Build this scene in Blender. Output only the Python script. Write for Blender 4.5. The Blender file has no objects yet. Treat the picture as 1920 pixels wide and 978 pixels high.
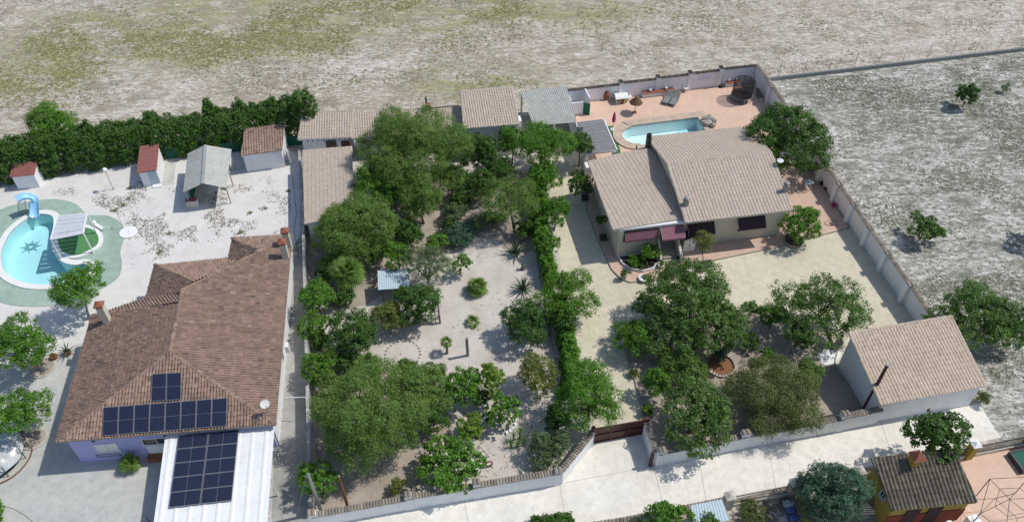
import bpy, bmesh, math, random
import numpy as np
from mathutils import Vector, Matrix
from mathutils.geometry import tessellate_polygon

# ------------------------------------------------------------------ camera, sky, sun, exposure
S = bpy.context.scene
COL = S.collection
F = 1525.0; PITCH = math.radians(45.3); CAMH = 50.0       # focal length in px of a 1920 px wide frame
cam = bpy.data.cameras.new('camera'); camo = bpy.data.objects.new('camera', cam); COL.objects.link(camo)
cam.sensor_width = 36.0; cam.lens = 36.0 * F / 1920.0; cam.clip_start = 0.5; cam.clip_end = 2000
camo.location = (0, 0, CAMH); camo.rotation_euler = (math.pi / 2 - PITCH, 0, 0)
S.camera = camo
SUN_AZ, SUN_EL = math.radians(14.0), math.radians(55.0)
wd = bpy.data.worlds.new('World'); S.world = wd; wd.use_nodes = True
nt = wd.node_tree
sky = nt.nodes.new('ShaderNodeTexSky'); sky.sky_type = 'NISHITA'; sky.sun_disc = False
sky.sun_elevation = SUN_EL; sky.sun_rotation = math.pi / 2 - SUN_AZ
bg = nt.nodes['Background']; bg.inputs['Strength'].default_value = 0.13
nt.links.new(sky.outputs[0], bg.inputs['Color'])
sl = bpy.data.lights.new('sun', 'SUN'); sl.energy = 3.3; sl.angle = math.radians(0.53); sl.color = (1.0, 0.955, 0.875)
so = bpy.data.objects.new('sun', sl); COL.objects.link(so)
sv = Vector((math.cos(SUN_EL) * math.cos(SUN_AZ), math.cos(SUN_EL) * math.sin(SUN_AZ), math.sin(SUN_EL)))
so.rotation_euler = sv.to_track_quat('Z', 'Y').to_euler(); so.location = (60, 40, 80)
S.view_settings.view_transform = 'Standard'; S.view_settings.look = 'None'
S.view_settings.exposure = 0.0; S.view_settings.gamma = 1.0; S.view_settings.use_curve_mapping = False
S.render.engine = 'CYCLES'; S.cycles.use_denoising = True
S.cycles.max_bounces = 6; S.cycles.diffuse_bounces = 3; S.cycles.glossy_bounces = 2; S.cycles.transmission_bounces = 4
S.cycles.transparent_max_bounces = 12; S.cycles.caustics_reflective = False; S.cycles.caustics_refractive = False

# ------------------------------------------------------------------ helpers
RT = np.array([1., 0, 0]); FW = np.array([0, math.cos(PITCH), -math.sin(PITCH)]); UP = np.array([0, math.sin(PITCH), math.cos(PITCH)])
CC = np.array([0, 0, CAMH])
def ray(x, y): return FW + (x - 960) / F * RT + (489 - y) / F * UP
def G(x, y, z=0.0):                                       # surveyed point at height z
    d = ray(x, y); return CC + d * ((z - CAMH) / d[2])
def GP(x, y, p0, n):                                      # point on a plane
    d = ray(x, y); return CC + d * (np.dot(p0 - CC, n) / np.dot(d, n))
def mpp(x, y, z=0.0): return float(np.dot(G(x, y, z) - CC, FW)) / F   # metres per px there
def hgt(bx, by, ty):
    b = G(bx, by); lo, hi = 0.0, 30.0
    for _ in range(40):
        m = (lo + hi) / 2; v = b + [0, 0, m] - CC
        if 489 - F * (v @ UP) / (v @ FW) > ty: lo = m
        else: hi = m
    return lo
TH = math.radians(11.3); THH = math.radians(9.6); THL = math.radians(7.8)
rng = np.random.default_rng(7); random.seed(7)
WM = {}
def tag(o, label=None, cat=None, group=None, kind=None):
    if label: o['label'] = label
    if cat: o['category'] = cat
    if group: o['group'] = group
    if kind: o['kind'] = kind
    return o
def thing(name, label, cat, loc=(0, 0, 0), rz=0.0, group=None):
    o = bpy.data.objects.new(name, None); COL.objects.link(o); o.empty_display_size = 0.3
    o.location = [float(c) for c in loc]; o.rotation_euler = (0, 0, rz)
    WM[o.name] = Matrix.Translation(Vector([float(c) for c in loc])) @ Matrix.Rotation(rz, 4, 'Z')
    return tag(o, label, cat, group)
def npmesh(name, V, loops, starts, totals, smooth=False):
    me = bpy.data.meshes.new(name)
    me.vertices.add(len(V)); me.vertices.foreach_set('co', np.asarray(V, np.float32).ravel())
    me.loops.add(len(loops)); me.loops.foreach_set('vertex_index', np.asarray(loops, np.int32))
    me.polygons.add(len(starts)); me.polygons.foreach_set('loop_start', np.asarray(starts, np.int32))
    me.polygons.foreach_set('loop_total', np.asarray(totals, np.int32))
    me.polygons.foreach_set('use_smooth', np.full(len(starts), smooth))
    me.update(calc_edges=True)
    return me
def link(name, me, mat, parent=None, smooth=False):
    o = bpy.data.objects.new(name, me); COL.objects.link(o)
    if mat and not me.materials: me.materials.append(mat)
    if parent is not None:
        o.parent = parent; WM[o.name] = WM[parent.name]
    else: WM[o.name] = Matrix.Identity(4)
    return o
def dup(o, parent=None):
    c = o.copy(); COL.objects.link(c)
    if parent is not None: c.parent = parent; WM[c.name] = WM[parent.name]
    return c
def dup_tree(root, loc, rz, label=None):
    r = root.copy(); COL.objects.link(r); r.location = [float(c) for c in loc]; r.rotation_euler = (0, 0, rz)
    WM[r.name] = Matrix.Translation(r.location) @ Matrix.Rotation(rz, 4, 'Z')
    if label: r['label'] = label
    for ch in list(root.children):
        c = dup(ch, r)
        for g in list(ch.children): dup(g, c)
    return r
class MB:                                                # collects shapes, in world coordinates, into ONE mesh
    def __init__(s): s.v = []; s.f = []
    def add(s, vs, fs):
        b = len(s.v); s.v += [tuple(float(c) for c in v) for v in vs]; s.f += [tuple(i + b for i in f) for f in fs]; return s
    def box(s, c, sx, sy, sz, rz=0.0):                   # c = centre of the bottom face
        ca, sa = math.cos(rz), math.sin(rz); P = []
        for z in (0, sz):
            for x, y in ((-sx / 2, -sy / 2), (sx / 2, -sy / 2), (sx / 2, sy / 2), (-sx / 2, sy / 2)):
                P.append((c[0] + x * ca - y * sa, c[1] + x * sa + y * ca, c[2] + z))
        return s.add(P, [(3, 2, 1, 0), (4, 5, 6, 7), (0, 1, 5, 4), (1, 2, 6, 5), (2, 3, 7, 6), (3, 0, 4, 7)])
    def beam(s, p, q, w, h):                             # bar of w x h between two points
        p, q = np.array(p, float), np.array(q, float); d = q - p; d /= np.linalg.norm(d)
        r = np.cross(d, [0, 0, 1.]); 
        if np.linalg.norm(r) < 1e-4: r = np.array([1., 0, 0])
        r /= np.linalg.norm(r); u = np.cross(r, d); P = []
        for e in (p, q):
            for a, b in ((-1, -1), (1, -1), (1, 1), (-1, 1)): P.append(e + r * a * w / 2 + u * b * h / 2)
        return s.add(P, [(3, 2, 1, 0), (4, 5, 6, 7), (0, 1, 5, 4), (1, 2, 6, 5), (2, 3, 7, 6), (3, 0, 4, 7)])
    def wall(s, p, q, t, z0, z1):                        # upright wall from p to q
        p, q = np.array(p[:2], float), np.array(q[:2], float); d = (q - p) / np.linalg.norm(q - p); n = np.array([-d[1], d[0]]) * t / 2
        P = [(*(a + k * n), z) for z in (z0, z1) for a, k in ((p, -1), (q, -1), (q, 1), (p, 1))]
        return s.add(P, [(3, 2, 1, 0), (4, 5, 6, 7), (0, 1, 5, 4), (1, 2, 6, 5), (2, 3, 7, 6), (3, 0, 4, 7)])
    def tube(s, pts, rad, n=8, cap=True):
        pts = [np.array(p, float) for p in pts]
        if not hasattr(rad, '__len__'): rad = [rad] * len(pts)
        P = []; m = len(pts)
        for i, p in enumerate(pts):
            d = pts[min(i + 1, m - 1)] - pts[max(i - 1, 0)]; d = d / (np.linalg.norm(d) + 1e-9)
            r = np.cross(d, [0, 0, 1.]) if abs(d[2]) < .95 else np.cross(d, [1., 0, 0])
            r /= np.linalg.norm(r); u = np.cross(r, d)
            for k in range(n):
                a = 2 * math.pi * k / n; P.append(p + rad[i] * (math.cos(a) * r + math.sin(a) * u))
        fs = [(i * n + k, i * n + (k + 1) % n, (i + 1) * n + (k + 1) % n, (i + 1) * n + k) for i in range(m - 1) for k in range(n)]
        if cap: fs += [tuple(range(n))[::-1], tuple(range((m - 1) * n, m * n))]
        return s.add(P, fs)
    def lathe(s, c, prof, n=20):                         # prof = [(r, z)] bottom to top
        P = [(c[0] + r * math.cos(2 * math.pi * k / n), c[1] + r * math.sin(2 * math.pi * k / n), c[2] + z) for r, z in prof for k in range(n)]
        fs = [(i * n + k, i * n + (k + 1) % n, (i + 1) * n + (k + 1) % n, (i + 1) * n + k) for i in range(len(prof) - 1) for k in range(n)]
        fs += [tuple(range(n))[::-1], tuple(range((len(prof) - 1) * n, len(prof) * n))]
        return s.add(P, fs)
    def prism(s, poly, z0, z1, holes=()):                # any outline, with holes
        loops = [[Vector((p[0], p[1], 0)) for p in L] for L in (poly, *holes)]
        tris = tessellate_polygon(loops); flat = [p for L in loops for p in L]; N = len(flat)
        P = [(p.x, p.y, z1) for p in flat] + [(p.x, p.y, z0) for p in flat]; fs = []
        for a, b, c in tris:
            A, B, Cc = flat[a], flat[b], flat[c]
            if (B - A).cross(Cc - A).z < 0: b, c = c, b
            fs += [(a, b, c), (a + N, c + N, b + N)]
        o = 0
        for L in loops:
            m = len(L); ar = sum(L[i].x * L[(i + 1) % m].y - L[(i + 1) % m].x * L[i].y for i in range(m))
            for i in range(m):
                a, b = o + i, o + (i + 1) % m
                fs.append((a, a + N, b + N, b) if (ar > 0) != (o == 0) else (a, b, b + N, a + N)[::-1])
            o += m
        return s.add(P, fs)
    def sheet(s, poly, z, holes=()):
        loops = [[Vector((p[0], p[1], 0)) for p in L] for L in (poly, *holes)]
        flat = [p for L in loops for p in L]; fs = []
        for a, b, c in tessellate_polygon(loops):
            if (flat[b] - flat[a]).cross(flat[c] - flat[a]).z < 0: b, c = c, b
            fs.append((a, b, c))
        return s.add([(p.x, p.y, z) for p in flat], fs)
    def slab(s, pts, t):                                 # planar 3-D polygon thickened downwards
        n = len(pts); P = [tuple(p) for p in pts] + [(p[0], p[1], p[2] - t) for p in pts]
        return s.add(P, [tuple(range(n)), tuple(range(n, 2 * n))[::-1]] + [(i, n + i, n + (i + 1) % n, (i + 1) % n) for i in range(n)])
    def sphere(s, c, rx, ry=None, rz=None, n=12, m=8):
        ry = ry or rx; rz = rz or rx; P = []
        for i in range(m + 1):
            t = math.pi * i / m
            for k in range(n):
                a = 2 * math.pi * k / n; P.append((c[0] + rx * math.sin(t) * math.cos(a), c[1] + ry * math.sin(t) * math.sin(a), c[2] - rz * math.cos(t)))
        return s.add(P, [(i * n + k, i * n + (k + 1) % n, (i + 1) * n + (k + 1) % n, (i + 1) * n + k) for i in range(m) for k in range(n)])
    def ring(s, inner, outer, z0, z1):                   # band between two outlines with matching corners
        n = len(inner); P = [(*p[:2], z) for L in (inner, outer) for z in (z0, z1) for p in L]; fs = []
        for i in range(n):
            j = (i + 1) % n; fs += [(n + i, n + j, 3 * n + j, 3 * n + i), (i, 2 * n + i, 2 * n + j, j), (i, j, n + j, n + i), (2 * n + i, 3 * n + i, 3 * n + j, 2 * n + j)]
        return s.add(P, fs)
    def build(s, name, mat, parent=None, smooth=False, kind=None, recalc=True):
        me = bpy.data.meshes.new(name); V = s.v
        if parent is not None:
            Mi = WM[parent.name].inverted(); V = [Mi @ Vector(v) for v in V]
        me.from_pydata(V, [], s.f); me.update()
        if recalc: bm = bmesh.new(); bm.from_mesh(me); bmesh.ops.recalc_face_normals(bm, faces=bm.faces); bm.to_mesh(me); bm.free()
        if smooth: me.polygons.foreach_set('use_smooth', np.ones(len(me.polygons), bool))
        o = link(name, me, mat, parent)
        if kind: o['kind'] = kind
        return o
def catmull(P, n=6):
    P = [np.array(p[:2], float) for p in P]; out = []; m = len(P)
    for i in range(m):
        a, b, c, d = P[i - 1], P[i], P[(i + 1) % m], P[(i + 2) % m]
        for k in range(n):
            t = k / n; out.append(0.5 * ((2 * b) + (c - a) * t + (2 * a - 5 * b + 4 * c - d) * t * t + (3 * b - a - 3 * c + d) * t ** 3))
    return out
def offset(P, d):                                        # outline moved outwards by d
    P = [np.array(p[:2], float) for p in P]; m = len(P)
    ar = sum(P[i][0] * P[(i + 1) % m][1] - P[(i + 1) % m][0] * P[i][1] for i in range(m)); sg = 1 if ar > 0 else -1; out = []
    for i in range(m):
        a = P[i] - P[i - 1]; b = P[(i + 1) % m] - P[i]; a /= np.linalg.norm(a) + 1e-9; b /= np.linalg.norm(b) + 1e-9
        na, nb = np.array([a[1], -a[0]]) * sg, np.array([b[1], -b[0]]) * sg; n = na + nb; n /= np.linalg.norm(n) + 1e-9
        out.append(P[i] + n * d / max(0.5, float(n @ na)))
    return out
def px(L, z=0.0): return [G(x, y, z) for x, y in L]

# ------------------------------------------------------------------ materials
def new_mat(name):
    m = bpy.data.materials.new(name); m.use_nodes = True; t = m.node_tree
    return m, t, t.nodes['Principled BSDF']
def nd(t, kind, **kw):
    n = t.nodes.new('ShaderNode' + kind)
    for k, v in kw.items(): setattr(n, k, v)
    return n
def noise(t, scale, detail=4, rough=.6, vec=None, dist=0.0):
    n = nd(t, 'TexNoise'); n.inputs['Scale'].default_value = scale; n.inputs['Detail'].default_value = detail
    n.inputs['Roughness'].default_value = rough; n.inputs['Distortion'].default_value = dist
    if vec is None:
        g = nd(t, 'NewGeometry'); vec = g.outputs['Position']
    t.links.new(vec, n.inputs['Vector']); return n.outputs['Fac']
def ramp(t, fac, stops):
    r = nd(t, 'ValToRGB'); e = r.color_ramp.elements
    while len(e) < len(stops): e.new(0.5)
    for k, (p, c) in enumerate(stops):
        e[k].position = p; e[k].color = (*c, 1) if hasattr(c, '__len__') else (c, c, c, 1)
    t.links.new(fac, r.inputs['Fac']); return r.outputs['Color']
def mix(t, fac, a, b, mode='MIX'):
    n = nd(t, 'Mix', data_type='RGBA', blend_type=mode)
    for sck, v in ((n.inputs[0], fac), (n.inputs[6], a), (n.inputs[7], b)):
        if isinstance(v, bpy.types.NodeSocket): t.links.new(v, sck)
        elif hasattr(v, '__len__'): sck.default_value = (*v, 1)
        else: sck.default_value = v
    return n.outputs[2]
def math_(t, op, a, b=0.0):
    n = nd(t, 'Math', operation=op)
    for sck, v in ((n.inputs[0], a), (n.inputs[1], b)):
        if isinstance(v, bpy.types.NodeSocket): t.links.new(v, sck)
        else: sck.default_value = v
    return n.outputs[0]
def bump(t, bs, h, strength=.4, dist=.02):
    b = nd(t, 'Bump'); b.inputs['Strength'].default_value = strength; b.inputs['Distance'].default_value = dist
    t.links.new(h, b.inputs['Height']); t.links.new(b.outputs[0], bs.inputs['Normal'])
def plain(name, c, rough=.6, var=.18, scale=3.0, metal=0.0, spec=.3, stain=None):
    m, t, b = new_mat(name)
    d = tuple(x * (1 - var) for x in c); l = tuple(min(1, x * (1 + var * .6)) for x in c)
    col = ramp(t, noise(t, scale, 6, .65), [(.3, d), (.7, l)])
    if stain:
        col = mix(t, ramp(t, noise(t, .7, 7, .7), [(.52, 0.0), (.68, stain[1])]), col, stain[0])
        g_ = nd(t, 'NewGeometry'); mp_ = nd(t, 'Mapping'); mp_.inputs['Scale'].default_value = (1, 1, .12); t.links.new(g_.outputs['Position'], mp_.inputs['Vector'])
        col = mix(t, ramp(t, noise(t, 2.6, 6, .7, mp_.outputs[0]), [(.54, 0.0), (.70, stain[1] * 1.4)]), col, tuple(x * .85 for x in stain[0]))
    t.links.new(col, b.inputs['Base Color'])
    b.inputs['Roughness'].default_value = rough; b.inputs['Metallic'].default_value = metal; b.inputs['Specular IOR Level'].default_value = spec
    bump(t, b, noise(t, scale * 12, 3), .15, .01)
    return m
def concrete(name, light, dark, joint=None):
    m, t, b = new_mat(name)
    a = noise(t, .16, 8, .72, dist=.6); c = noise(t, 1.7, 8, .75)
    col = ramp(t, a, [(.35, dark), (.62, light)])
    col = mix(t, ramp(t, c, [(.3, .5), (.58, 0.0)]), col, tuple(x * .68 for x in dark))
    col = mix(t, ramp(t, noise(t, .28, 9, .8, dist=2.0), [(.55, 0.0), (.66, .4)]), col, tuple(min(1, x * 1.12) for x in light))
    col = mix(t, ramp(t, noise(t, .55, 9, .8, dist=1.2), [(.62, 0.0), (.72, .35)]), col, tuple(x * .55 for x in dark))
    sp = ramp(t, noise(t, 22, 2, .5), [(.66, 0.0), (.74, .4)])
    col = mix(t, sp, col, tuple(x * .5 for x in dark))
    vo = nd(t, 'TexVoronoi', feature='DISTANCE_TO_EDGE'); vo.inputs['Scale'].default_value = .11
    g = nd(t, 'NewGeometry'); va = nd(t, 'VectorMath', operation='ADD'); t.links.new(g.outputs['Position'], va.inputs[0])
    nn = nd(t, 'TexNoise'); nn.inputs['Scale'].default_value = 1.2; nn.inputs['Detail'].default_value = 5; t.links.new(g.outputs['Position'], nn.inputs['Vector'])
    t.links.new(nn.outputs['Color'], va.inputs[1]); t.links.new(va.outputs[0], vo.inputs['Vector'])
    col = mix(t, ramp(t, vo.outputs['Distance'], [(.0, .22), (.0025, 0.0)]), col, tuple(x * .4 for x in dark))
    t.links.new(col, b.inputs['Base Color']); b.inputs['Roughness'].default_value = .85; b.inputs['Specular IOR Level'].default_value = .2
    bump(t, b, c, .3, .02); return m
def tile_paving(name, c, grout, size, theta):
    m, t, b = new_mat(name)
    g = nd(t, 'NewGeometry'); mp = nd(t, 'Mapping'); mp.inputs['Rotation'].default_value = (0, 0, -theta); t.links.new(g.outputs['Position'], mp.inputs['Vector'])
    br = nd(t, 'TexBrick'); br.offset = 0.0; br.inputs['Scale'].default_value = 1.0; br.inputs['Mortar Size'].default_value = .012
    br.inputs['Brick Width'].default_value = size; br.inputs['Row Height'].default_value = size
    br.inputs['Color1'].default_value = (*c, 1); br.inputs['Color2'].default_value = (*[x * .9 for x in c], 1); br.inputs['Mortar'].default_value = (*grout, 1)
    t.links.new(mp.outputs[0], br.inputs['Vector'])
    col = mix(t, ramp(t, noise(t, .5, 8, .7), [(.35, .35), (.65, 0.0)]), br.outputs['Color'], tuple(x * .72 for x in c))
    t.links.new(col, b.inputs['Base Color']); b.inputs['Roughness'].default_value = .75
    bump(t, b, br.outputs['Fac'], -.3, .01); return m
def roof_mat(name, stops, moss, mossamt, rough=.85):
    m, t, b = new_mat(name)
    at = nd(t, 'Attribute'); at.attribute_name = 'tint'
    col = ramp(t, at.outputs['Fac'], stops)
    col = mix(t, ramp(t, noise(t, 1.1, 8, .75), [(.5, 0.0), (.68, mossamt)]), col, moss)
    col = mix(t, ramp(t, noise(t, 9, 4, .6), [(.35, .3), (.6, 0.0)]), col, tuple(x * .5 for x in moss))
    t.links.new(col, b.inputs['Base Color']); b.inputs['Roughness'].default_value = rough; b.inputs['Specular IOR Level'].default_value = .2
    return m
def leaf_mat(name, dark, mid, light, trans=.3):
    m, t, b = new_mat(name)
    at = nd(t, 'Attribute'); at.attribute_name = 'tint'
    col = ramp(t, at.outputs['Fac'], [(0.0, dark), (.5, mid), (1.0, light)])
    t.links.new(col, b.inputs['Base Color']); b.inputs['Roughness'].default_value = .55; b.inputs['Specular IOR Level'].default_value = .35
    tr = nd(t, 'BsdfTranslucent'); t.links.new(mix(t, .5, col, (mid[0] * 1.6, mid[1] * 1.7, mid[2] * .8)), tr.inputs['Color'])
    ms = nd(t, 'MixShader'); ms.inputs[0].default_value = trans
    t.links.new(b.outputs[0], ms.inputs[1]); t.links.new(tr.outputs[0], ms.inputs[2]); t.links.new(ms.outputs[0], t.nodes['Material Output'].inputs['Surface'])
    return m
def water_mat(name, c, amount):
    m, t, b = new_mat(name); t.nodes.remove(b)
    tr = nd(t, 'BsdfTransparent'); tr.inputs['Color'].default_value = (*c, 1)
    gl = nd(t, 'BsdfGlossy'); gl.inputs['Roughness'].default_value = .03
    bp = nd(t, 'Bump'); bp.inputs['Strength'].default_value = .25; bp.inputs['Distance'].default_value = .03
    t.links.new(noise(t, 3.5, 3), bp.inputs['Height']); t.links.new(bp.outputs[0], gl.inputs['Normal'])
    fr = nd(t, 'Fresnel'); fr.inputs['IOR'].default_value = 1.33; t.links.new(bp.outputs[0], fr.inputs['Normal'])
    ms = nd(t, 'MixShader'); t.links.new(fr.outputs[0], ms.inputs[0]); t.links.new(tr.outputs[0], ms.inputs[1]); t.links.new(gl.outputs[0], ms.inputs[2])
    t.links.new(ms.outputs[0], t.nodes['Material Output'].inputs['Surface']); return m
def mesh_mat(name, c, alpha):                            # see-through netting
    m, t, b = new_mat(name); b.inputs['Base Color'].default_value = (*c, 1); b.inputs['Roughness'].default_value = .8; b.inputs['Alpha'].default_value = alpha; return m

M = {}
M['plaster'] = plain('white_plaster', (.80, .81, .83), .8, .05, 1.5, stain=((.6, .58, .54), .25))
M['plaster_warm'] = plain('cream_plaster', (.62, .58, .46), .8, .07, 1.5, stain=((.45, .42, .34), .2))
M['violet'] = plain('violet_plaster', (.42, .43, .72), .8, .06, 1.5)
M['ochre'] = plain('ochre_plaster', (.38, .28, .06), .8, .1, 2)
M['redbase'] = plain('dark_red_plaster', (.22, .05, .03), .8, .1, 2)
M['stone'] = plain('grey_stone', (.36, .33, .28), .85, .2, 3)
M['lowwall'] = plain('grey_block', (.26, .27, .26), .9, .2, 3)
M['white'] = plain('white_paint', (.8, .8, .8), .45, .04, 2)
M['whitemetal'] = plain('white_sheet_metal', (.78, .8, .8), .4, .05, .6, stain=((.5, .46, .4), .2))
M['grey_metal'] = plain('grey_sheet', (.33, .35, .34), .5, .12, .8, stain=((.2, .2, .19), .4))
M['fibre'] = plain('fibre_cement', (.44, .45, .42), .9, .1, .9, stain=((.28, .28, .25), .5))
M['steel'] = plain('steel', (.35, .36, .37), .4, .1, 4, metal=.6)
M['dark_metal'] = plain('dark_metal', (.06, .06, .065), .5, .15, 4)
M['black'] = plain('black_rubber', (.02, .02, .022), .6, .15, 4)
M['brown'] = plain('brown_paint', (.085, .028, .022), .45, .12, 3)
M['wood'] = plain('weathered_wood', (.2, .15, .1), .8, .25, 5)
M['wood_grey'] = plain('greyed_timber', (.24, .24, .25), .85, .3, 5)
M['wood_red'] = plain('reddish_timber', (.2, .08, .045), .7, .2, 5)
M['terracotta'] = plain('terracotta', (.28, .1, .06), .75, .2, 6)
M['redroof'] = plain('red_felt', (.27, .11, .095), .85, .14, 2)
M['burgundy'] = plain('burgundy_fabric', (.25, .115, .145), .8, .08, 3)
M['awning_dark'] = plain('dark_awning', (.05, .03, .038), .8, .1, 3)
M['slide'] = plain('blue_plastic', (.32, .60, .84), .3, .04, 2, spec=.5)
M['pool_tile'] = plain('pool_liner_turquoise', (.60, .88, .92), .4, .06, .9)
M['pool_tile_b'] = plain('pool_liner_pale', (.90, .985, .99), .4, .05, .9)
M['pool_star'] = plain('dark_mosaic', (.20, .43, .48), .4, .2, 6)
M['coping_white'] = plain('white_coping', (.76, .76, .74), .7, .06, 1.2)
M['coping_tan'] = plain('tan_stone_coping', (.5, .40, .31), .8, .2, 1.6)
M['deck'] = concrete('green_deck', (.39, .50, .43), (.29, .39, .33))
M['turf'] = plain('green_turf', (.09, .25, .10), .9, .25, 6)
M['turf2'] = plain('artificial_grass', (.07, .16, .05), .9, .2, 8)
M['water'] = water_mat('pool_water', (.84, .975, .99), .5)
M['glass'] = plain('dark_glass', (.03, .035, .04), .12, .1, 3, spec=.6)
M['net_black'] = mesh_mat('black_netting', (.02, .02, .025), .55)
M['net_green'] = plain('green_shade_net', (.02, .12, .085), .8, .2, 4)
M['tarp'] = plain('silver_tarp', (.5, .53, .55), .35, .3, 1.5, spec=.5)
M['bluebag'] = plain('blue_plastic_sheet', (.09, .13, .36), .4, .2, 4)
M['canvas'] = plain('grey_canvas', (.2, .22, .22), .8, .12, 5)
M['straw'] = plain('brown_canopy', (.15, .09, .05), .9, .3, 7)
M['pink'] = plain('pink_plastic', (.55, .05, .18), .5, .1, 4)
M['soil'] = plain('dark_soil', (.055, .045, .035), .95, .3, 6)
M['soil_red'] = plain('orange_soil', (.24, .12, .06), .95, .25, 6)
M['rubble'] = plain('pale_rock', (.5, .47, .42), .9, .25, 5)
M['cream_plastic'] = plain('cream_plastic', (.55, .53, .42), .6, .08, 3)
M['hypalon'] = plain('pale_blue_board', (.45, .55, .6), .6, .1, 3)
M['bark'] = plain('grey_bark', (.17, .14, .11), .9, .3, 9)
M['bark_pale'] = plain('pale_bark', (.3, .28, .25), .9, .3, 9)
M['palmbark'] = plain('palm_bark', (.2, .17, .14), .95, .35, 14)
M['roof_old'] = roof_mat('old_clay_tiles', [(0, (.15, .11, .09)), (.25, (.235, .168, .135)), (.5, (.325, .22, .17)), (.8, (.40, .28, .22)), (1, (.50, .41, .34))], (.15, .13, .115), .55)
M['roof_pink'] = roof_mat('pink_concrete_tiles', [(0, (.43, .355, .29)), (.5, (.49, .41, .34)), (1, (.55, .465, .39))], (.36, .31, .255), .3)
M['roof_tan'] = roof_mat('tan_tiles', [(0, (.46, .37, .285)), (.5, (.56, .455, .355)), (1, (.64, .53, .43))], (.30, .25, .2), .35)
M['roof_dark'] = roof_mat('dark_weathered_tiles', [(0, (.09, .08, .06)), (.5, (.15, .132, .10)), (1, (.26, .235, .185))], (.05, .05, .035), .4)
M['cap'] = roof_mat('wall_cap_tiles', [(0, (.2, .175, .145)), (.5, (.3, .265, .22)), (1, (.42, .37, .31))], (.12, .105, .085), .5)
M['cap_dark'] = roof_mat('dark_wall_cap_tiles', [(0, (.06, .055, .045)), (.5, (.11, .1, .08)), (1, (.2, .18, .15))], (.04, .04, .03), .5)
def cell_mat():
    m, t, b = new_mat('solar_cells')
    u = nd(t, 'UVMap'); br = nd(t, 'TexBrick'); br.offset = 0; br.inputs['Scale'].default_value = 1
    br.inputs['Brick Width'].default_value = 1 / 6; br.inputs['Row Height'].default_value = 1 / 12; br.inputs['Mortar Size'].default_value = .006
    br.inputs['Color1'].default_value = (.011, .016, .042, 1); br.inputs['Color2'].default_value = (.014, .02, .05, 1); br.inputs['Mortar'].default_value = (.06, .068, .09, 1)
    t.links.new(u.outputs[0], br.inputs['Vector']); t.links.new(br.outputs['Color'], b.inputs['Base Color'])
    b.inputs['Roughness'].default_value = .12; b.inputs['Specular IOR Level'].default_value = .35; return m
M['cells'] = cell_mat()
M['leaf_pepper'] = leaf_mat('pepper_tree_leaves', (0.068, 0.138, 0.022), (0.143, 0.242, 0.05), (0.242, 0.363, 0.094), .35)
M['leaf_grey'] = leaf_mat('grey_green_leaves', (0.063, 0.108, 0.044), (0.127, 0.189, 0.076), (0.24, 0.316, 0.152), .3)
M['leaf_bright'] = leaf_mat('bright_leaves', (0.046, 0.138, 0.011), (0.108, 0.248, 0.024), (0.204, 0.38, 0.055), .35)
M['leaf_lime'] = leaf_mat('lime_leaves', (.08, .17, .015), (.16, .28, .03), (.27, .4, .06), .35)
M['leaf_dark'] = leaf_mat('dark_leaves', (0.028, 0.077, 0.011), (0.061, 0.143, 0.02), (0.116, 0.231, 0.044), .25)
M['leaf_hedge'] = leaf_mat('conifer_leaves', (0.028, 0.08, 0.01), (0.062, 0.15, 0.02), (0.12, 0.23, 0.04), .2)
M['leaf_carob'] = leaf_mat('carob_leaves', (0.046, 0.105, 0.02), (0.101, 0.196, 0.039), (0.193, 0.308, 0.083), .3)
M['leaf_olive'] = leaf_mat('olive_leaves', (0.09, 0.125, 0.02), (0.175, 0.215, 0.045), (0.29, 0.31, 0.09), .3)
M['leaf_brown'] = leaf_mat('brownish_leaves', (0.075, 0.105, 0.03), (0.14, 0.18, 0.055), (0.23, 0.255, 0.1), .3)
M['leaf_blue'] = leaf_mat('blue_green_leaves', (0.033, 0.088, 0.05), (0.072, 0.154, 0.094), (0.132, 0.242, 0.154), .25)
M['leaf_palm'] = leaf_mat('palm_leaves', (.06, .13, .02), (.12, .22, .04), (.22, .33, .08), .3)
M['leaf_agave'] = leaf_mat('agave_leaves', (.06, .1, .06), (.11, .16, .1), (.18, .24, .15), .1)
M['leaf_red'] = leaf_mat('red_leaves', (.08, .01, .015), (.16, .02, .03), (.25, .05, .05), .3)
M['grass'] = leaf_mat('field_weeds', (0.17, 0.2, 0.065), (0.3, 0.33, 0.12), (0.45, 0.44, 0.2), .3)
M['drygrass'] = leaf_mat('dry_weeds', (.15, .125, .09), (.27, .23, .17), (.43, .38, .29), .3)
M['weed_green'] = leaf_mat('green_weeds', (0.13, 0.15, 0.075), (0.22, 0.245, 0.115), (0.34, 0.35, 0.18), .3)
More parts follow.
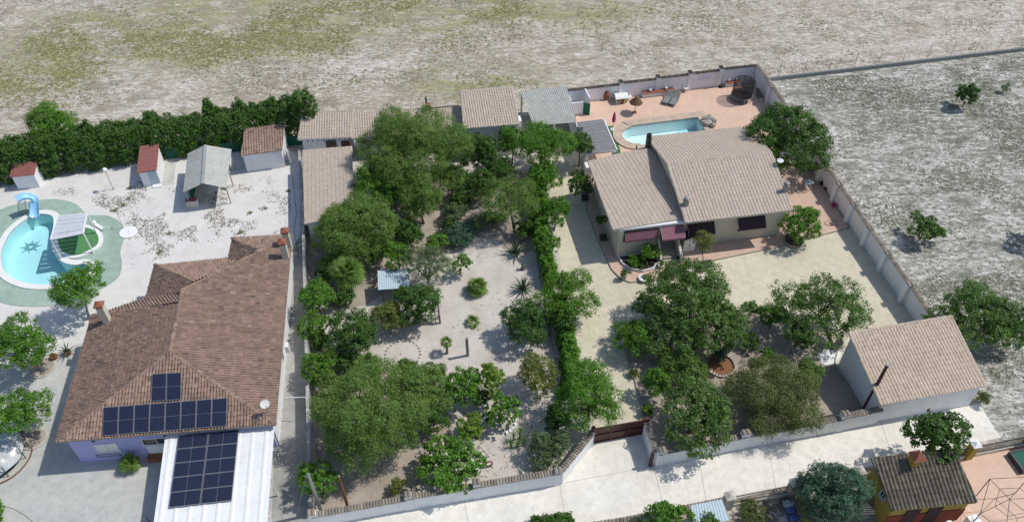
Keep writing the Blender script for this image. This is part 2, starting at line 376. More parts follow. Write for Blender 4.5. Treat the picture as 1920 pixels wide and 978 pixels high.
def ground_mat(name, lo, mid, hi, brown, dk, greens=(), white=.75):
    m, t, b = new_mat(name)
    g = nd(t, 'NewGeometry'); mp = nd(t, 'Mapping'); mp.inputs['Scale'].default_value = (.45, 1.0, 1.0); mp.inputs['Rotation'].default_value = (0, 0, -.2); t.links.new(g.outputs['Position'], mp.inputs['Vector']); V = mp.outputs[0]
    a = noise(t, .05, 9, .7, dist=.8); c = noise(t, .7, 10, .8, V, .6); e = noise(t, 3.2, 9, .8, V, .4); f = noise(t, 9, 6, .8)
    col = ramp(t, a, [(.3, lo), (.48, mid), (.7, hi)])
    col = mix(t, ramp(t, noise(t, .11, 8, .7, V, 1.0), [(.44, 0.0), (.58, .7)]), col, brown)
    col = mix(t, ramp(t, noise(t, 1.9, 9, .85, V), [(.48, 0.0), (.57, white)]), col, (.80, .78, .75))
    if greens:                                             # low grass cover, thickest around these places
        tot = None
        for (x, y, r) in greens:
            q = G(x, y); sb = nd(t, 'VectorMath', operation='SUBTRACT'); t.links.new(g.outputs['Position'], sb.inputs[0]); sb.inputs[1].default_value = (q[0], q[1], 0)
            ml = nd(t, 'VectorMath', operation='MULTIPLY'); t.links.new(sb.outputs[0], ml.inputs[0]); ml.inputs[1].default_value = (1 / r, 1.6 / r, 0); ln = nd(t, 'VectorMath', operation='LENGTH'); t.links.new(ml.outputs[0], ln.inputs[0])
            w = math_(t, 'MAXIMUM', math_(t, 'SUBTRACT', 1.0, ln.outputs['Value']), 0.0); tot = w if tot is None else math_(t, 'ADD', tot, w)
        k = math_(t, 'MULTIPLY', math_(t, 'MINIMUM', math_(t, 'MULTIPLY', tot, 1.5), 1.0), ramp(t, noise(t, .35, 10, .75, V, 1.0), [(.40, 0.0), (.56, 1.0)]))
        gc = ramp(t, noise(t, .9, 8, .8, V), [(.32, (.20, .235, .075)), (.5, (.32, .34, .13)), (.68, (.46, .43, .22))])
        col = mix(t, math_(t, 'MULTIPLY', k, .9), col, gc)
    col = mix(t, ramp(t, c, [(.41, .85), (.52, 0.0)]), col, dk)
    col = mix(t, ramp(t, e, [(.43, .85), (.53, 0.0)]), col, tuple(x * .9 for x in dk))
    col = mix(t, ramp(t, f, [(.42, .6), (.50, 0.0)]), col, tuple(x * .85 for x in dk))
    t.links.new(col, b.inputs['Base Color']); b.inputs['Roughness'].default_value = .95; b.inputs['Specular IOR Level'].default_value = .1
    bump(t, b, e, .7, .08); return m
M['ground'] = ground_mat('chalky_field_soil', (.40, .355, .27), (.55, .505, .43), (.70, .67, .61), (.43, .345, .26), (.285, .25, .19),
                         [(150, 70, 14), (330, 45, 14), (690, 25, 16), (830, 8, 16), (380, 95, 11), (40, 140, 12), (560, 75, 10), (900, 160, 11), (480, 5, 14), (1080, 10, 14)])
M['scrubsoil'] = ground_mat('grey_scrub_soil', (.40, .385, .345), (.52, .505, .47), (.66, .645, .61), (.25, .25, .195), (.17, .17, .135), [], .95)
def gravel_mat(name, light, dark, spot):
    m, t, b = new_mat(name)
    col = ramp(t, noise(t, .5, 8, .7, dist=.5), [(.3, dark), (.6, light)])
    col = mix(t, ramp(t, noise(t, 14, 4, .7), [(.34, .5), (.52, 0.0)]), col, tuple(x * .7 for x in dark))
    col = mix(t, ramp(t, noise(t, 1.3, 9, .75, dist=.8), [(.58, 0.0), (.7, .6)]), col, spot)
    t.links.new(col, b.inputs['Base Color']); b.inputs['Roughness'].default_value = .95; b.inputs['Specular IOR Level'].default_value = .1
    bump(t, b, noise(t, 18, 4, .7), .6, .04); return m
M['gravel'] = gravel_mat('white_gravel', (.72, .705, .68), (.60, .585, .56), (.47, .445, .40))
M['gardensoil'] = gravel_mat('pale_garden_soil', (.62, .575, .525), (.47, .43, .385), (.31, .275, .235))
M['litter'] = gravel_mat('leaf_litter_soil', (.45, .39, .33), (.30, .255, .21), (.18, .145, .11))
M['track'] = ground_mat('pale_track_soil', (.50, .46, .39), (.60, .565, .50), (.68, .65, .59), (.5, .44, .36), (.36, .32, .26), [], .7)
M['road'] = concrete('road_concrete', (.83, .80, .725), (.68, .655, .58))
M['drive'] = concrete('drive_concrete', (.66, .61, .48), (.55, .505, .39))
M['yard'] = concrete('yard_concrete', (.55, .55, .52), (.42, .43, .41))
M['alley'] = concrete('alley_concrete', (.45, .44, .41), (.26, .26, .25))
M['terrace'] = tile_paving('terracotta_paving', (.70, .49, .37), (.55, .39, .31), .40, TH)
M['terrace2'] = tile_paving('pink_paving', (.60, .42, .33), (.48, .35, .28), .40, TH)

# ------------------------------------------------------------------ frames of the plots
def frame(o, th):
    ca, sa = math.cos(th), math.sin(th)
    return lambda a, b, z=0.0: np.array([o[0] + a * ca - b * sa, o[1] + a * sa + b * ca, z])
UV = frame((0, 0), TH); HO = G(1164.6, 484.7); HF = frame(HO, THH); UL = frame((0, 0), THL)
def set_tint(o, vals):
    a = o.data.attributes.new('tint', 'FLOAT', 'FACE'); a.data.foreach_set('value', np.asarray(vals, np.float32))
def tile_roof(pts, mat, parent, tw=.22, tl=.36, amp=.05, step=.03, jit=.012, lift=.03, prof=(.3, .8, 1, .8, .3, 0), name='tiles'):
    P = np.array([np.asarray(p, float) for p in pts]); n = np.zeros(3); c = P.mean(0)
    for i in range(len(P)): n += np.cross(P[i] - c, P[(i + 1) % len(P)] - c)
    n /= np.linalg.norm(n); n = n if n[2] > 0 else -n
    e = np.cross(n, [0, 0, 1.]); e /= np.linalg.norm(e); s = np.cross(n, e); s = s if s[2] < 0 else -s
    A = (P - c) @ e; B = (P - c) @ s; K = len(prof)
    c0, c1 = math.floor(A.min() / tw) - 1, math.ceil(A.max() / tw) + 1; r0, r1 = math.floor(B.min() / tl) - 1, math.ceil(B.max() / tl) + 1
    nc, nr = c1 - c0, r1 - r0; na = nc * K + 1
    a = (np.arange(na) / K + c0) * tw; h = amp * np.array([prof[i % K] for i in range(na)])
    J = rng.normal(0, jit, (nr, nc + 1)); JB = rng.normal(0, jit * 1.2, (nr, nc + 1)); colid = np.minimum(np.arange(na) // K, nc)
    V = np.zeros((nr, 2, na, 3))
    for r in range(nr):
        b0, b1 = (r + r0) * tl, (r + r0 + 1) * tl + .015
        j = J[r][colid]; jb = JB[r][colid]
        V[r, 0] = c + np.outer(a, e) + b0 * s + np.outer(h + lift, n)
        V[r, 1] = c + np.outer(a, e) + (b1 + jb)[:, None] * s + np.outer(h + lift + step + j, n)
    V = V.reshape(-1, 3); idx = np.arange(nr * 2 * na).reshape(nr * 2, na)
    q = np.stack([idx[:-1, :-1], idx[1:, :-1], idx[1:, 1:], idx[:-1, 1:]], -1).reshape(-1, 4)
    tint = np.clip(rng.normal(.5, .14, (nr, nc)), 0, 1)
    rowf = np.repeat(np.minimum(np.arange(nr * 2 - 1) // 2, nr - 1), na - 1); colf = np.tile(np.arange(na - 1) // K, nr * 2 - 1)
    me = npmesh(name, V, q.ravel(), np.arange(len(q)) * 4, np.full(len(q), 4))
    at = me.attributes.new('tint', 'FLOAT', 'FACE'); at.data.foreach_set('value', tint[rowf, colf].astype(np.float32))
    bm = bmesh.new(); bm.from_mesh(me)
    for i in range(len(P)):
        p, d = P[i], P[(i + 1) % len(P)] - P[i]; nn = np.cross(d, n); nn /= np.linalg.norm(nn)
        if np.dot(nn, c - p) > 0: nn = -nn
        bmesh.ops.bisect_plane(bm, geom=bm.verts[:] + bm.edges[:] + bm.faces[:], plane_co=Vector(p + nn * .02), plane_no=Vector(nn), clear_outer=True)
    bm.transform(WM[parent.name].inverted()); bmesh.ops.recalc_face_normals(bm, faces=bm.faces)
    bm.normal_update(); bm.to_mesh(me); bm.free()
    o = link(name, me, mat, parent); o['kind'] = 'stuff'; return o
def planar(pts):
    P = np.array([np.asarray(p, float) for p in pts]); c = P.mean(0); n = np.zeros(3)
    for i in range(len(P)): n += np.cross(P[i] - c, P[(i + 1) % len(P)] - c)
    n /= np.linalg.norm(n); P[:, 2] -= ((P - c) @ n) / n[2]; return [p for p in P]
def ridge(segs, mat, parent, r=.13, L=.42, name='ridge_tiles'):
    m = MB(); tv = []
    for p, q in segs:
        p, q = np.array(p, float), np.array(q, float); D = np.linalg.norm(q - p); k = max(1, int(D / L)); d = (q - p) / D
        sd = np.cross(d, [0, 0, 1.]); sd /= np.linalg.norm(sd); u = np.cross(sd, d)
        for i in range(k):
            a, b = p + d * D * i / k, p + d * D * (i + 1.08) / k; P = []
            rr = r * random.uniform(.93, 1.07); off = u * random.uniform(-.012, .012) + sd * random.uniform(-.015, .015)
            for e, ra in ((a, rr * .9), (b, rr * 1.1)):
                for t in range(6): P.append(e + off + ra * (math.cos(math.pi * t / 5) * sd + math.sin(math.pi * t / 5) * .85 * u) - u * .02)
            m.add(P, [(t, t + 1, 7 + t, 6 + t) for t in range(5)] + [tuple(range(6)), tuple(range(6, 12))[::-1]]); tv += [random.gauss(.5, .22)] * 7
    o = m.build(name, mat, parent, kind='stuff'); set_tint(o, np.clip(tv, 0, 1)); return o
def coping(p, q, z, t, mat, parent, w=.2, zq=None, name='coping_tiles', over=.09):
    p, q = np.array(p[:2], float), np.array(q[:2], float); D = np.linalg.norm(q - p); k = max(1, round(D / w)); d = (q - p) / D; n = np.array([-d[1], d[0]])
    zq = z if zq is None else zq; m = MB(); tv = []
    for i in range(k):
        c = p + d * D * (i + .5) / k; zc = z + (zq - z) * (i + .5) / k; P = []; w2 = D / k * .47; L = t / 2 + over + random.uniform(-.015, .015)
        for e, dz in ((-L, -.03), (0, .05), (L, -.03)):
            for s in range(5):
                aa = math.pi * s / 4; x = c + d * math.cos(aa) * w2 + n * e; P.append((x[0], x[1], zc + .03 + dz + math.sin(aa) * .075))
        m.add(P, [(a * 5 + s, a * 5 + s + 1, a * 5 + 6 + s, a * 5 + 5 + s) for a in (0, 1) for s in range(4)] + [tuple(range(5)), tuple(range(10, 15))[::-1]]); tv += [random.gauss(.5, .22)] * 10
    a0, b0 = p, q
    o = m.build(name, mat, parent, kind='stuff'); set_tint(o, np.clip(tv, 0, 1)); return o
def body(outline, z0, tops, name, mat, parent):            # solid wall body, tops = height at each corner
    n = len(outline); m = MB(); P = [(p[0], p[1], z0) for p in outline] + [(p[0], p[1], t) for p, t in zip(outline, tops)]
    m.add(P, [(i, (i + 1) % n, n + (i + 1) % n, n + i) for i in range(n)] + [tuple(range(n))[::-1], tuple(range(n, 2 * n))])
    return m.build(name, mat, parent)
def window(c, th, w, h, parent, frame_mat, pane_mat=None, depth=.05, bars=1, name='window', sill=True):
    # c = centre of the opening on the wall face, th = direction along the wall; outward normal is th - 90 deg
    d = np.array([math.cos(th), math.sin(th), 0]); o = np.array([math.sin(th), -math.cos(th), 0]); c = np.array(c, float)
    m = MB(); k = .05
    for s in (-1, 1): m.box(c + d * s * (w / 2 - k / 2) + o * depth / 2 - [0, 0, h / 2], k, depth, h, th)
    for s in (-1, 1): m.box(c + o * depth / 2 + [0, 0, s * (h / 2 - k / 2) - k / 2], w - 2 * k, depth * .9, k, th)
    for i in range(bars): m.box(c + d * ((i + 1) / (bars + 1) - .5) * w + o * depth / 2 - [0, 0, h / 2 - k], k * .8, depth * .8, h - 2 * k, th)
    wdw = m.build(name, frame_mat, parent)
    MB().box(c + o * .008 - [0, 0, h / 2 - k], w - 2 * k, .012, h - 2 * k, th).build('pane', pane_mat or M['glass'], wdw)
    if sill: MB().box(c + o * (depth / 2 + .03) - [0, 0, h / 2 + .06], w + .12, depth + .06, .055, th).build('sill', frame_mat, wdw)
    return wdw
def wall_thing(name, label, pts, hs, t, parent_loc=None, mat=None, capmat=None, capw=.2, cat='wall', pillars=(), pil=(.4, .5, .25), group=None):
    # pts = base points; hs = height of each stretch
    r = thing(name, label, cat, (pts[0][0], pts[0][1], 0)); mat = mat or M['plaster']
    for i in range(len(pts) - 1):
        z = hs[i]; MB().wall(pts[i], pts[i + 1], t, 0, z).build('wall_panel', mat, r)
        if capmat: coping(pts[i], pts[i + 1], z, t, capmat, r, capw)
    for c, z, th in pillars:
        p = MB().box((c[0], c[1], 0), pil[0], pil[1], z, th).build('pillar', mat, r)
        if capmat:
            d = np.array([math.cos(th), math.sin(th)]) * pil[0] / 2
            coping((c[0] - d[0], c[1] - d[1]), (c[0] + d[0], c[1] + d[1]), z, pil[1], capmat, p, pil[0] / 2, over=.05)
    return r

# ------------------------------------------------------------------ the setting
POOL_L = catmull(px([(4, 471), (20, 438), (43, 417), (65, 405), (88, 403), (101, 411), (99, 440), (98, 468), (106, 480), (112, 488), (124, 495), (142, 498), (160, 496), (171, 506), (158, 521), (115, 533), (65, 534), (33, 526), (13, 513), (4, 494)]), 5)
arc = [UV(25.5 - 1.35 * math.sin(math.pi * k / 14), 63.5 - 1.4 * math.cos(math.pi * k / 14)) for k in range(15)]
POOL_R = [UV(25.6, 65.15), UV(32.8, 65.2), UV(32.7, 61.8), UV(25.6, 61.8)] + arc
big = [(-320, -120), (320, -120), (320, 420), (-320, 420)]
gd = MB().sheet(big, 0.0, [[tuple(p[:2]) for p in offset(POOL_L, .2)], [tuple(p[:2]) for p in offset(POOL_R, .2)]]).build('ground', M['ground']); tag(gd, kind='structure')
def structure(name, m, mat): o = m.build(name, mat); o['kind'] = 'structure'; return o
structure('scrub_field', MB().sheet(px([(1442, 154), (2080, 78), (2080, 900), (1900, 840), (1876, 826), (1834, 757), (1838, 715), (1760, 600), (1555, 322), (1460, 172)]), .004), M['scrubsoil'])
structure('dirt_track', MB().sheet(catmull(px([(1420, 128), (1560, 112), (1740, 90), (2080, 48), (2080, 30), (1900, 50), (1720, 74), (1560, 98), (1440, 114)]), 5), .004), M['track'])
structure('gravel_yard', MB().sheet(px([(-140, 395), (-60, 360), (300, 300), (540, 275), (563, 300), (563, 440), (545, 470), (540, 640), (300, 640), (130, 690), (-140, 720)]), .006, [offset(POOL_L, .2)]), M['gravel'])
structure('concrete_yard', MB().sheet(px([(-140, 712), (75, 672), (160, 640), (300, 600), (520, 600), (520, 1010), (-140, 1010)]), .012), M['yard'])
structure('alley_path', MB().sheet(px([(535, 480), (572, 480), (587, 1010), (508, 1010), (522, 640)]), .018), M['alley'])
structure('garden_soil', MB().sheet(px([(575, 262), (1040, 250), (1110, 250), (1110, 800), (1050, 886), (592, 970)]), .006), M['gardensoil'])
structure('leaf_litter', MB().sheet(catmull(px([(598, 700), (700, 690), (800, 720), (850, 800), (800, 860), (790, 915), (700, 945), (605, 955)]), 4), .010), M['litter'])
structure('painted_shade_soil', MB().sheet(catmull(px([(585, 440), (700, 400), (860, 330), (1000, 330), (1005, 470), (900, 445), (830, 480), (760, 500), (690, 570), (590, 560)]), 4), .010), M['litter'])  # litter sheet that paints the shade under these trees into the soil colour
structure('driveway', MB().sheet(px([(1012, 262), (1110, 262), (1130, 360), (1180, 470), (1480, 430), (1600, 420), (1735, 618), (1590, 660), (1560, 790), (1208, 850), (1115, 825), (1103, 690), (1066, 600), (1040, 420), (1020, 330)]), .012), M['drive'])
structure('road', MB().sheet(px([(300, 1075), (609, 980), (1050.5, 905), (1112, 832), (1207, 812), (1224, 872), (1640, 789), (1836, 757), (1876, 820), (1640, 872), (1365, 938), (1080, 990), (700, 1075)]), .016), M['road'])
for k, (x0, y0, x1, y1) in enumerate([(1650, 788, 1676, 862), (1440, 833, 1455, 918), (1310, 858, 1325, 944), (1226, 876, 1248, 962), (1050, 908, 1062, 990), (870, 936, 885, 1020), (1052, 906, 1222, 874)]):
    a_, b_ = G(x0, y0), G(x1, y1); d_ = (b_ - a_) / np.linalg.norm(b_ - a_); n_ = np.array([-d_[1], d_[0], 0]) * .012
    structure('road_joint', MB().sheet([a_ - n_, b_ - n_, b_ + n_, a_ + n_], .020), M['lowwall'])
for k, (x0, y0, x1, y1) in enumerate([(1395, 478, 1415, 590), (1175, 560, 1085, 575), (1130, 640, 1165, 636), (1480, 440, 1600, 620), (1290, 505, 1300, 575)]):
    a_, b_ = G(x0, y0), G(x1, y1); d_ = (b_ - a_) / np.linalg.norm(b_ - a_); n_ = np.array([-d_[1], d_[0], 0]) * .008
    structure('drive_joint', MB().sheet([a_ - n_, b_ - n_, b_ + n_, a_ + n_], .016), M['stone'])
GARD = catmull(px([(1206, 770), (1190, 705), (1176, 668), (1176, 632), (1205, 604), (1290, 582), (1386, 584), (1480, 588), (1545, 612), (1572, 640), (1565, 690), (1622, 765), (1560, 780), (1390, 815), (1228, 842)]), 4)
structure('planted_bed', MB().prism(GARD, 0, .07), M['litter'])
o = MB().ring(GARD, offset(GARD, .12), 0, .13); structure('bed_kerb', o, M['stone'])
TERR = px([(1075, 236), (1090, 190), (1412, 155), (1447, 193), (1533, 340), (1590, 427), (1462, 462), (1331, 489), (1262, 503), (1240, 520), (1210, 527), (1180, 529), (1163, 521), (1148, 505), (1122, 450), (1102, 395), (1092, 300), (1100, 290)])
structure('paved_terrace', MB().prism(TERR, 0, .10, [offset(POOL_R, .05)]), M['terrace'])
structure('side_terrace', MB().sheet(px([(1460, 300), (1535, 343), (1588, 424), (1462, 459), (1331, 486), (1262, 500), (1240, 517), (1210, 524), (1180, 526), (1166, 518), (1151, 503), (1125, 450), (1108, 405), (1098, 330), (1130, 320)], .10), .104), M['terrace2'])
structure('lower_right_terrace', MB().sheet(px([(1790, 880), (1806, 852), (1960, 820), (1990, 1010), (1660, 1010), (1680, 930)]), .014), M['terrace'])
structure('artificial_grass', MB().sheet(px([(1137, 236), (1150, 236), (1165, 290), (1180, 300), (1152, 300)], .10), .108), M['turf2'])
GDECK = catmull(px([(-10, 398), (28, 384), (70, 376), (108, 374), (141, 382), (160, 399), (172, 404), (203, 405), (226, 418), (234, 440), (226, 471), (229, 494), (222, 520), (193, 540), (150, 560), (98, 573), (42, 574), (0, 566), (-55, 540), (-85, 480), (-60, 425)]), 4)
structure('pool_deck', MB().prism(GDECK, 0, .05, [offset(POOL_L, .1)]), M['deck'])

# garden details drawn on the ground
for c, r, mm, n in [((1350, 686), .95, 'soil_red', 'planting_ring'), ((645, 736 - 20), .0, '', '')]:
    if r:
        p = G(*c); structure('orange_planting_circle', MB().lathe((p[0], p[1], .06), [(r, 0), (r, .05)], 24), M['soil_red'])
p = G(756, 664); sr = thing('stone_ring', 'ring of pale stones on the open garden soil', 'stone ring', p)
for k in range(26):
    a = 2 * math.pi * k / 26; q = p + [1.35 * math.cos(a), 1.35 * math.sin(a), 0]; MB().sphere((q[0], q[1], .04), .12 + .03 * random.random(), .1, .08, 6, 4).build('stone', M['rubble'], sr)

# ------------------------------------------------------------------ swimming pools
def pool(name, label, outline, depth, wz, liner, cop_mat, cop_w, cop_z):
    c = np.mean([p[:2] for p in outline], 0); r = thing(name, label, 'swimming pool', (c[0], c[1], 0))
    n = len(outline); m = MB(); m.add([(p[0], p[1], cop_z - .03) for p in outline] + [(p[0], p[1], -depth) for p in outline], [(i, (i + 1) % n, n + (i + 1) % n, n + i) for i in range(n)])
    b = MB().sheet(outline, -depth); m.add(b.v, b.f)
    bs = m.build('basin', liner, r); rr = MB().ring(outline, offset(outline, cop_w), 0.0, cop_z).build('coping', cop_mat, r)
    MB().sheet(offset(outline, .004), wz).build('water', M['water'], r, recalc=False); return r, bs
pl, bs = pool('swimming_pool', 'kidney shaped turquoise pool with white coping and dark star on its floor', POOL_L, 1.15, -.02, M['pool_tile'], M['coping_white'], .55, .13)
sc = G(58, 462, -1.1); m = MB()
for k in range(16):
    L = 1.0 if k % 2 == 0 else .6; a = math.pi * 2 * k / 16 + .2; w = .12
    d = np.array([math.cos(a), math.sin(a), 0]); n_ = np.array([-d[1], d[0], 0]); z = np.array([0, 0, .004 + .002 * (k % 2)])
    m.add([sc + d * .2 - n_ * w + z, sc + d * L + z, sc + d * .2 + n_ * w + z], [(0, 1, 2)])
m.build('star_mosaic', M['pool_star'], bs)
ISL = catmull(px([(112, 478), (103, 462), (103, 440), (120, 428), (150, 423), (178, 427), (193, 442), (190, 462), (165, 478), (138, 486)]), 5)
isl = thing('pool_island', 'round green platform beside the kidney pool under the flat canopy', 'platform', (*np.mean([p[:2] for p in ISL], 0), 0))
MB().prism(ISL, -1.1, .17).build('edging', M['coping_white'], isl); MB().prism(offset(ISL, -.35), .1, .176).build('green_top', M['turf'], isl)
pr, bs2 = pool('swimming_pool', 'pale blue pool with rounded end and tan stone coping behind the house', POOL_R, 1.2, .02, M['pool_tile_b'], M['coping_tan'], .95, .22)
MB().prism([UV(30.6, 65.1), UV(32.75, 65.1), UV(32.65, 61.85), UV(30.6, 61.85)], -1.195, -1.185).build('turquoise_floor', M['pool_tile'], bs2)  # turquoise liner patch at one end, level with the pale floor

# ------------------------------------------------------------------ left house
ZE, ZR = 3.3, 5.3
def P3(x, y, z): return G(x, y, z)
lh = thing('house', 'long brown tiled house with hip roof and violet front wall', 'house', (*UL(-19, 42)[:2], 0), THL)
ev = [G(x, y, ZE) for x, y in [(104, 828), (517, 795), (548, 440), (434, 446), (430, 487), (290, 495), (275, 562), (173, 590)]]
wl = offset(ev, -.45)
body(wl, 0, [ZE - .05] * 8, 'wall', M['plaster'], lh)
fl, fr = np.array([*wl[0], 0]), np.array([*wl[1], 0]); dd = (fr - fl) / np.linalg.norm(fr - fl); th_f = math.atan2(dd[1], dd[0]); on = np.array([math.sin(th_f), -math.cos(th_f), 0])
MB().wall(fl + on * .02 - dd * .04, fr + on * .02 + dd * .04, .05, 0, ZE - .1).build('front_wall', M['violet'], lh)
fl = fl + on * .045
wn = window(fl + dd * 2.2 + [0, 0, 1.55], th_f, 1.5, 1.05, lh, M['white'], M['white'], .07, 1)
m = MB()
for k in range(9): m.box(fl + dd * (1.45 + .19 * k) + on * .3 + [0, 0, .95], .02, .02, .3, th_f)
for z in (.95, 1.24): m.beam(fl + dd * 1.4 + on * .3 + [0, 0, z], fl + dd * 3.02 + on * .3 + [0, 0, z], .03, .03)
for k in (1.42, 3.0): m.beam(fl + dd * k + [0, 0, .95], fl + dd * k + on * .3 + [0, 0, .95], .03, .03)
m.build('railing', M['dark_metal'], wn)
wn = window(fl + dd * 5.6 + [0, 0, 1.9], th_f, 1.9, .75, lh, M['white'], M['glass'], .07, 1)
MB().box(fl + dd * 5.7 + on * .25 + [0, 0, 0], 2.2, .5, .45, th_f).build('front_step', M['terracotta'], lh)
MB().box(fl + dd * 5.7 + on * .02 + [0, 0, .45], 2.0, .04, 1.05, th_f).build('door_panel', M['white'], lh)
lamp_ = MB().box(fl + dd * 6.4 + on * .1 + [0, 0, 2.55], .15, .2, .25, th_f).build('wall_lamp', M['dark_metal'], lh)
MB().box(fl + dd * 1.7 + on * .1 + [0, 0, 2.6], .15, .2, .25, th_f).build('wall_lamp', M['dark_metal'], lh)
Rf, Rb = G(318, 660, ZR), G(342, 543, ZR); BR = ev[2]
def onhip(t): return Rb + (BR - Rb) * t
def planes(ref, extra):                                    # plane through 3 points, further corners surveyed on it
    n = np.cross(ref[1] - ref[0], ref[2] - ref[0]); n /= np.linalg.norm(n)
    return [GP(x, y, ref[0], n) for x, y in extra]
rm = M['roof_old']
Rm = Rf + (Rb - Rf) * .76
planesL = [[ev[1], BR, Rb, Rf], [ev[0], ev[1], Rf], [ev[7], ev[0], Rf, Rm]]
rf = MB()
planesL = [planar(pp) for pp in planesL]
for pp in planesL: rf.slab([p - [0, 0, .02] for p in pp], .14)
D_ = planar([ev[7], Rm, Rb - [0, 0, .25], G(278, 560, 3.5)]); rf.slab([p - [0, 0, .05] for p in D_], .1)
h1, h2, h3 = onhip(.10), onhip(.475), onhip(.67)
E_ = planar([ev[5], ev[6], Rb - [0, 0, .3], Rb, h1]); rf.slab([p - [0, 0, .05] for p in E_], .1)
F_ = planar([ev[5], h1, h2, ev[4]]); rf.slab([p - [0, 0, .05] for p in F_], .1)
G_ = planar([ev[3], ev[4], h2, h3]); rf.slab([p - [0, 0, .05] for p in G_], .1)
H_ = planar([ev[3], h3, BR]); rf.slab([p - [0, 0, .05] for p in H_], .1)
roofL = rf.build('roof', M['stone'], lh)
for pp in planesL + [D_, E_, F_, G_, H_]: tile_roof(pp, rm, roofL, .21, .36, .085, .03, .02, prof=(.1, .8, 1, .8, .1, -.15))
ridge([(ev[0], Rf), (ev[1], Rf), (Rf, Rb), (BR, Rb), (ev[5], h1), (ev[3], h3), (ev[7], Rm)], rm, roofL, .15)
def chimney(x, y, z, zt, w, mat, capmat, parent, th, kind='hood'):
    c = G(x, y, z); ch = MB().box((c[0], c[1], z - .5), w, w, zt - z + .5, th).build('chimney', mat, parent)
    m = MB()
    if kind == 'hood':
        for a in (0, 1, 2, 3):
            an = th + math.pi / 4 + a * math.pi / 2; m.box((c[0] + math.cos(an) * w * .6, c[1] + math.sin(an) * w * .6, zt), .07, .07, .18, th)
        cs = [(c[0] + math.cos(th + math.pi / 4 + a * math.pi / 2) * w * .95, c[1] + math.sin(th + math.pi / 4 + a * math.pi / 2) * w * .95) for a in range(4)]
        m.prism(cs, zt + .18, zt + .24); n = len(m.v); m.add([(*q, zt + .242) for q in cs] + [(c[0], c[1], zt + .5)], [(0, 1, 4), (1, 2, 4), (2, 3, 4), (3, 0, 4), (3, 2, 1, 0)])
    elif kind == 'round': m.lathe((c[0], c[1], zt), [(w * .35, 0), (w * .35, .15), (w * .6, .16), (w * .6, .22), (w * .2, .35)], 12)
    m.build('chimney_cap', capmat, ch); return ch
chimney(199, 596, 4.1, 5.4, .5, M['plaster_warm'], M['terracotta'], roofL, THL)
chimney(541, 459, 3.5, 4.9, .5, M['plaster_warm'], M['terracotta'], roofL, THL)
chimney(536, 480, 3.6, 5.0, .5, M['plaster_warm'], M['terracotta'], roofL, THL)
# right side wall details: pipes and meter
m = MB(); c = G(534, 652, 2.0); m.box(c + [0.2, 0, -.3], .25, .5, .7, THL); m.build('meter_box', M['white'], lh)
# satellite dish
dp = G(503, 772, 3.7); ds = thing('satellite_dish', 'white satellite dish on the corner of the brown tiled roof', 'satellite dish', dp)
MB().tube([dp, dp + [0, 0, .9]], .03).tube([dp + [-.25, 0, 0], dp + [.25, 0, 0]], .03).build('mast', M['steel'], ds)
m = MB(); ax = Vector((.45, -.75, .5)).normalized(); e1 = ax.cross(Vector((0, 0, 1))).normalized(); e2 = ax.cross(e1); c = Vector(dp) + Vector((.0, -.05, 1.05)); P = []
for i in range(5):
    for k in range(18):
        r = .32 * i / 4; a = 2 * math.pi * k / 18; P.append(c + e1 * r * math.cos(a) + e2 * r * math.sin(a) + ax * (.35 * r * r))
m.add(P, [(i * 18 + k, i * 18 + (k + 1) % 18, (i + 1) * 18 + (k + 1) % 18, (i + 1) * 18 + k) for i in range(4) for k in range(18)]); m.build('reflector', M['white'], ds, True)
MB().tube([c + e2 * .4, c + ax * .45], .015).sphere(c + ax * .47, .05, n=6, m=4).build('feed_arm', M['steel'], ds)

# pergola of white sheet on posts in front
zt0, zt1 = 2.75, 2.55
pg = thing('carport', 'white sheet metal canopy in front of the violet wall, carrying solar panels', 'canopy', (*G(400, 960, 0)[:2], 0), THL)
CT = [G(310, 816, zt0), G(515, 797, zt0), G(501, 980, zt1), G(286, 996, zt1)]
m = MB(); N = 64
e_ = CT[1] - CT[0]; f_ = CT[3] - CT[0]; g_ = CT[2] - CT[1]; P = []
for i in range(N + 1):
    t = i / N; zz = .035 if i % 8 in (3, 4) else 0.0
    P += [CT[0] + e_ * t + [0, 0, zz], CT[3] + (CT[2] - CT[3]) * t + [0, 0, zz]]
b = len(P); P += [p - [0, 0, .03 + (.035 if (i // 2) % 8 in (3, 4) else 0)] for i, p in enumerate(P)]
fs = [(2 * i, 2 * i + 2, 2 * i + 3, 2 * i + 1) for i in range(N)] + [(b + 2 * i, b + 2 * i + 1, b + 2 * i + 3, b + 2 * i + 2) for i in range(N)] + [(2 * i, 2 * i + b, 2 * i + 2 + b, 2 * i + 2) for i in range(N)] + [(2 * i + 1, 2 * i + 3, 2 * i + 3 + b, 2 * i + 1 + b) for i in range(N)] + [(0, 1, 1 + b, b), (2 * N, 2 * N + b, 2 * N + 1 + b, 2 * N + 1)]
m.add(P, fs).build('roof_sheet', M['whitemetal'], pg)
for a, bb in ((.03, .04), (.97, .04), (.03, .55), (.97, .55), (.03, .96), (.97, .96)):
    q = CT[0] + e_ * a + f_ * bb; MB().tube([(q[0], q[1], 0), (q[0], q[1], q[2] - .16)], .05).build('post', M['white'], pg)
for bb in (.04, .35, .66, .96): MB().beam(CT[0] + f_ * bb + e_ * .02 - [0, 0, .1], CT[0] + e_ * .98 + f_ * bb - [0, 0, .1], .06, .12).build('rafter', M['white'], pg)

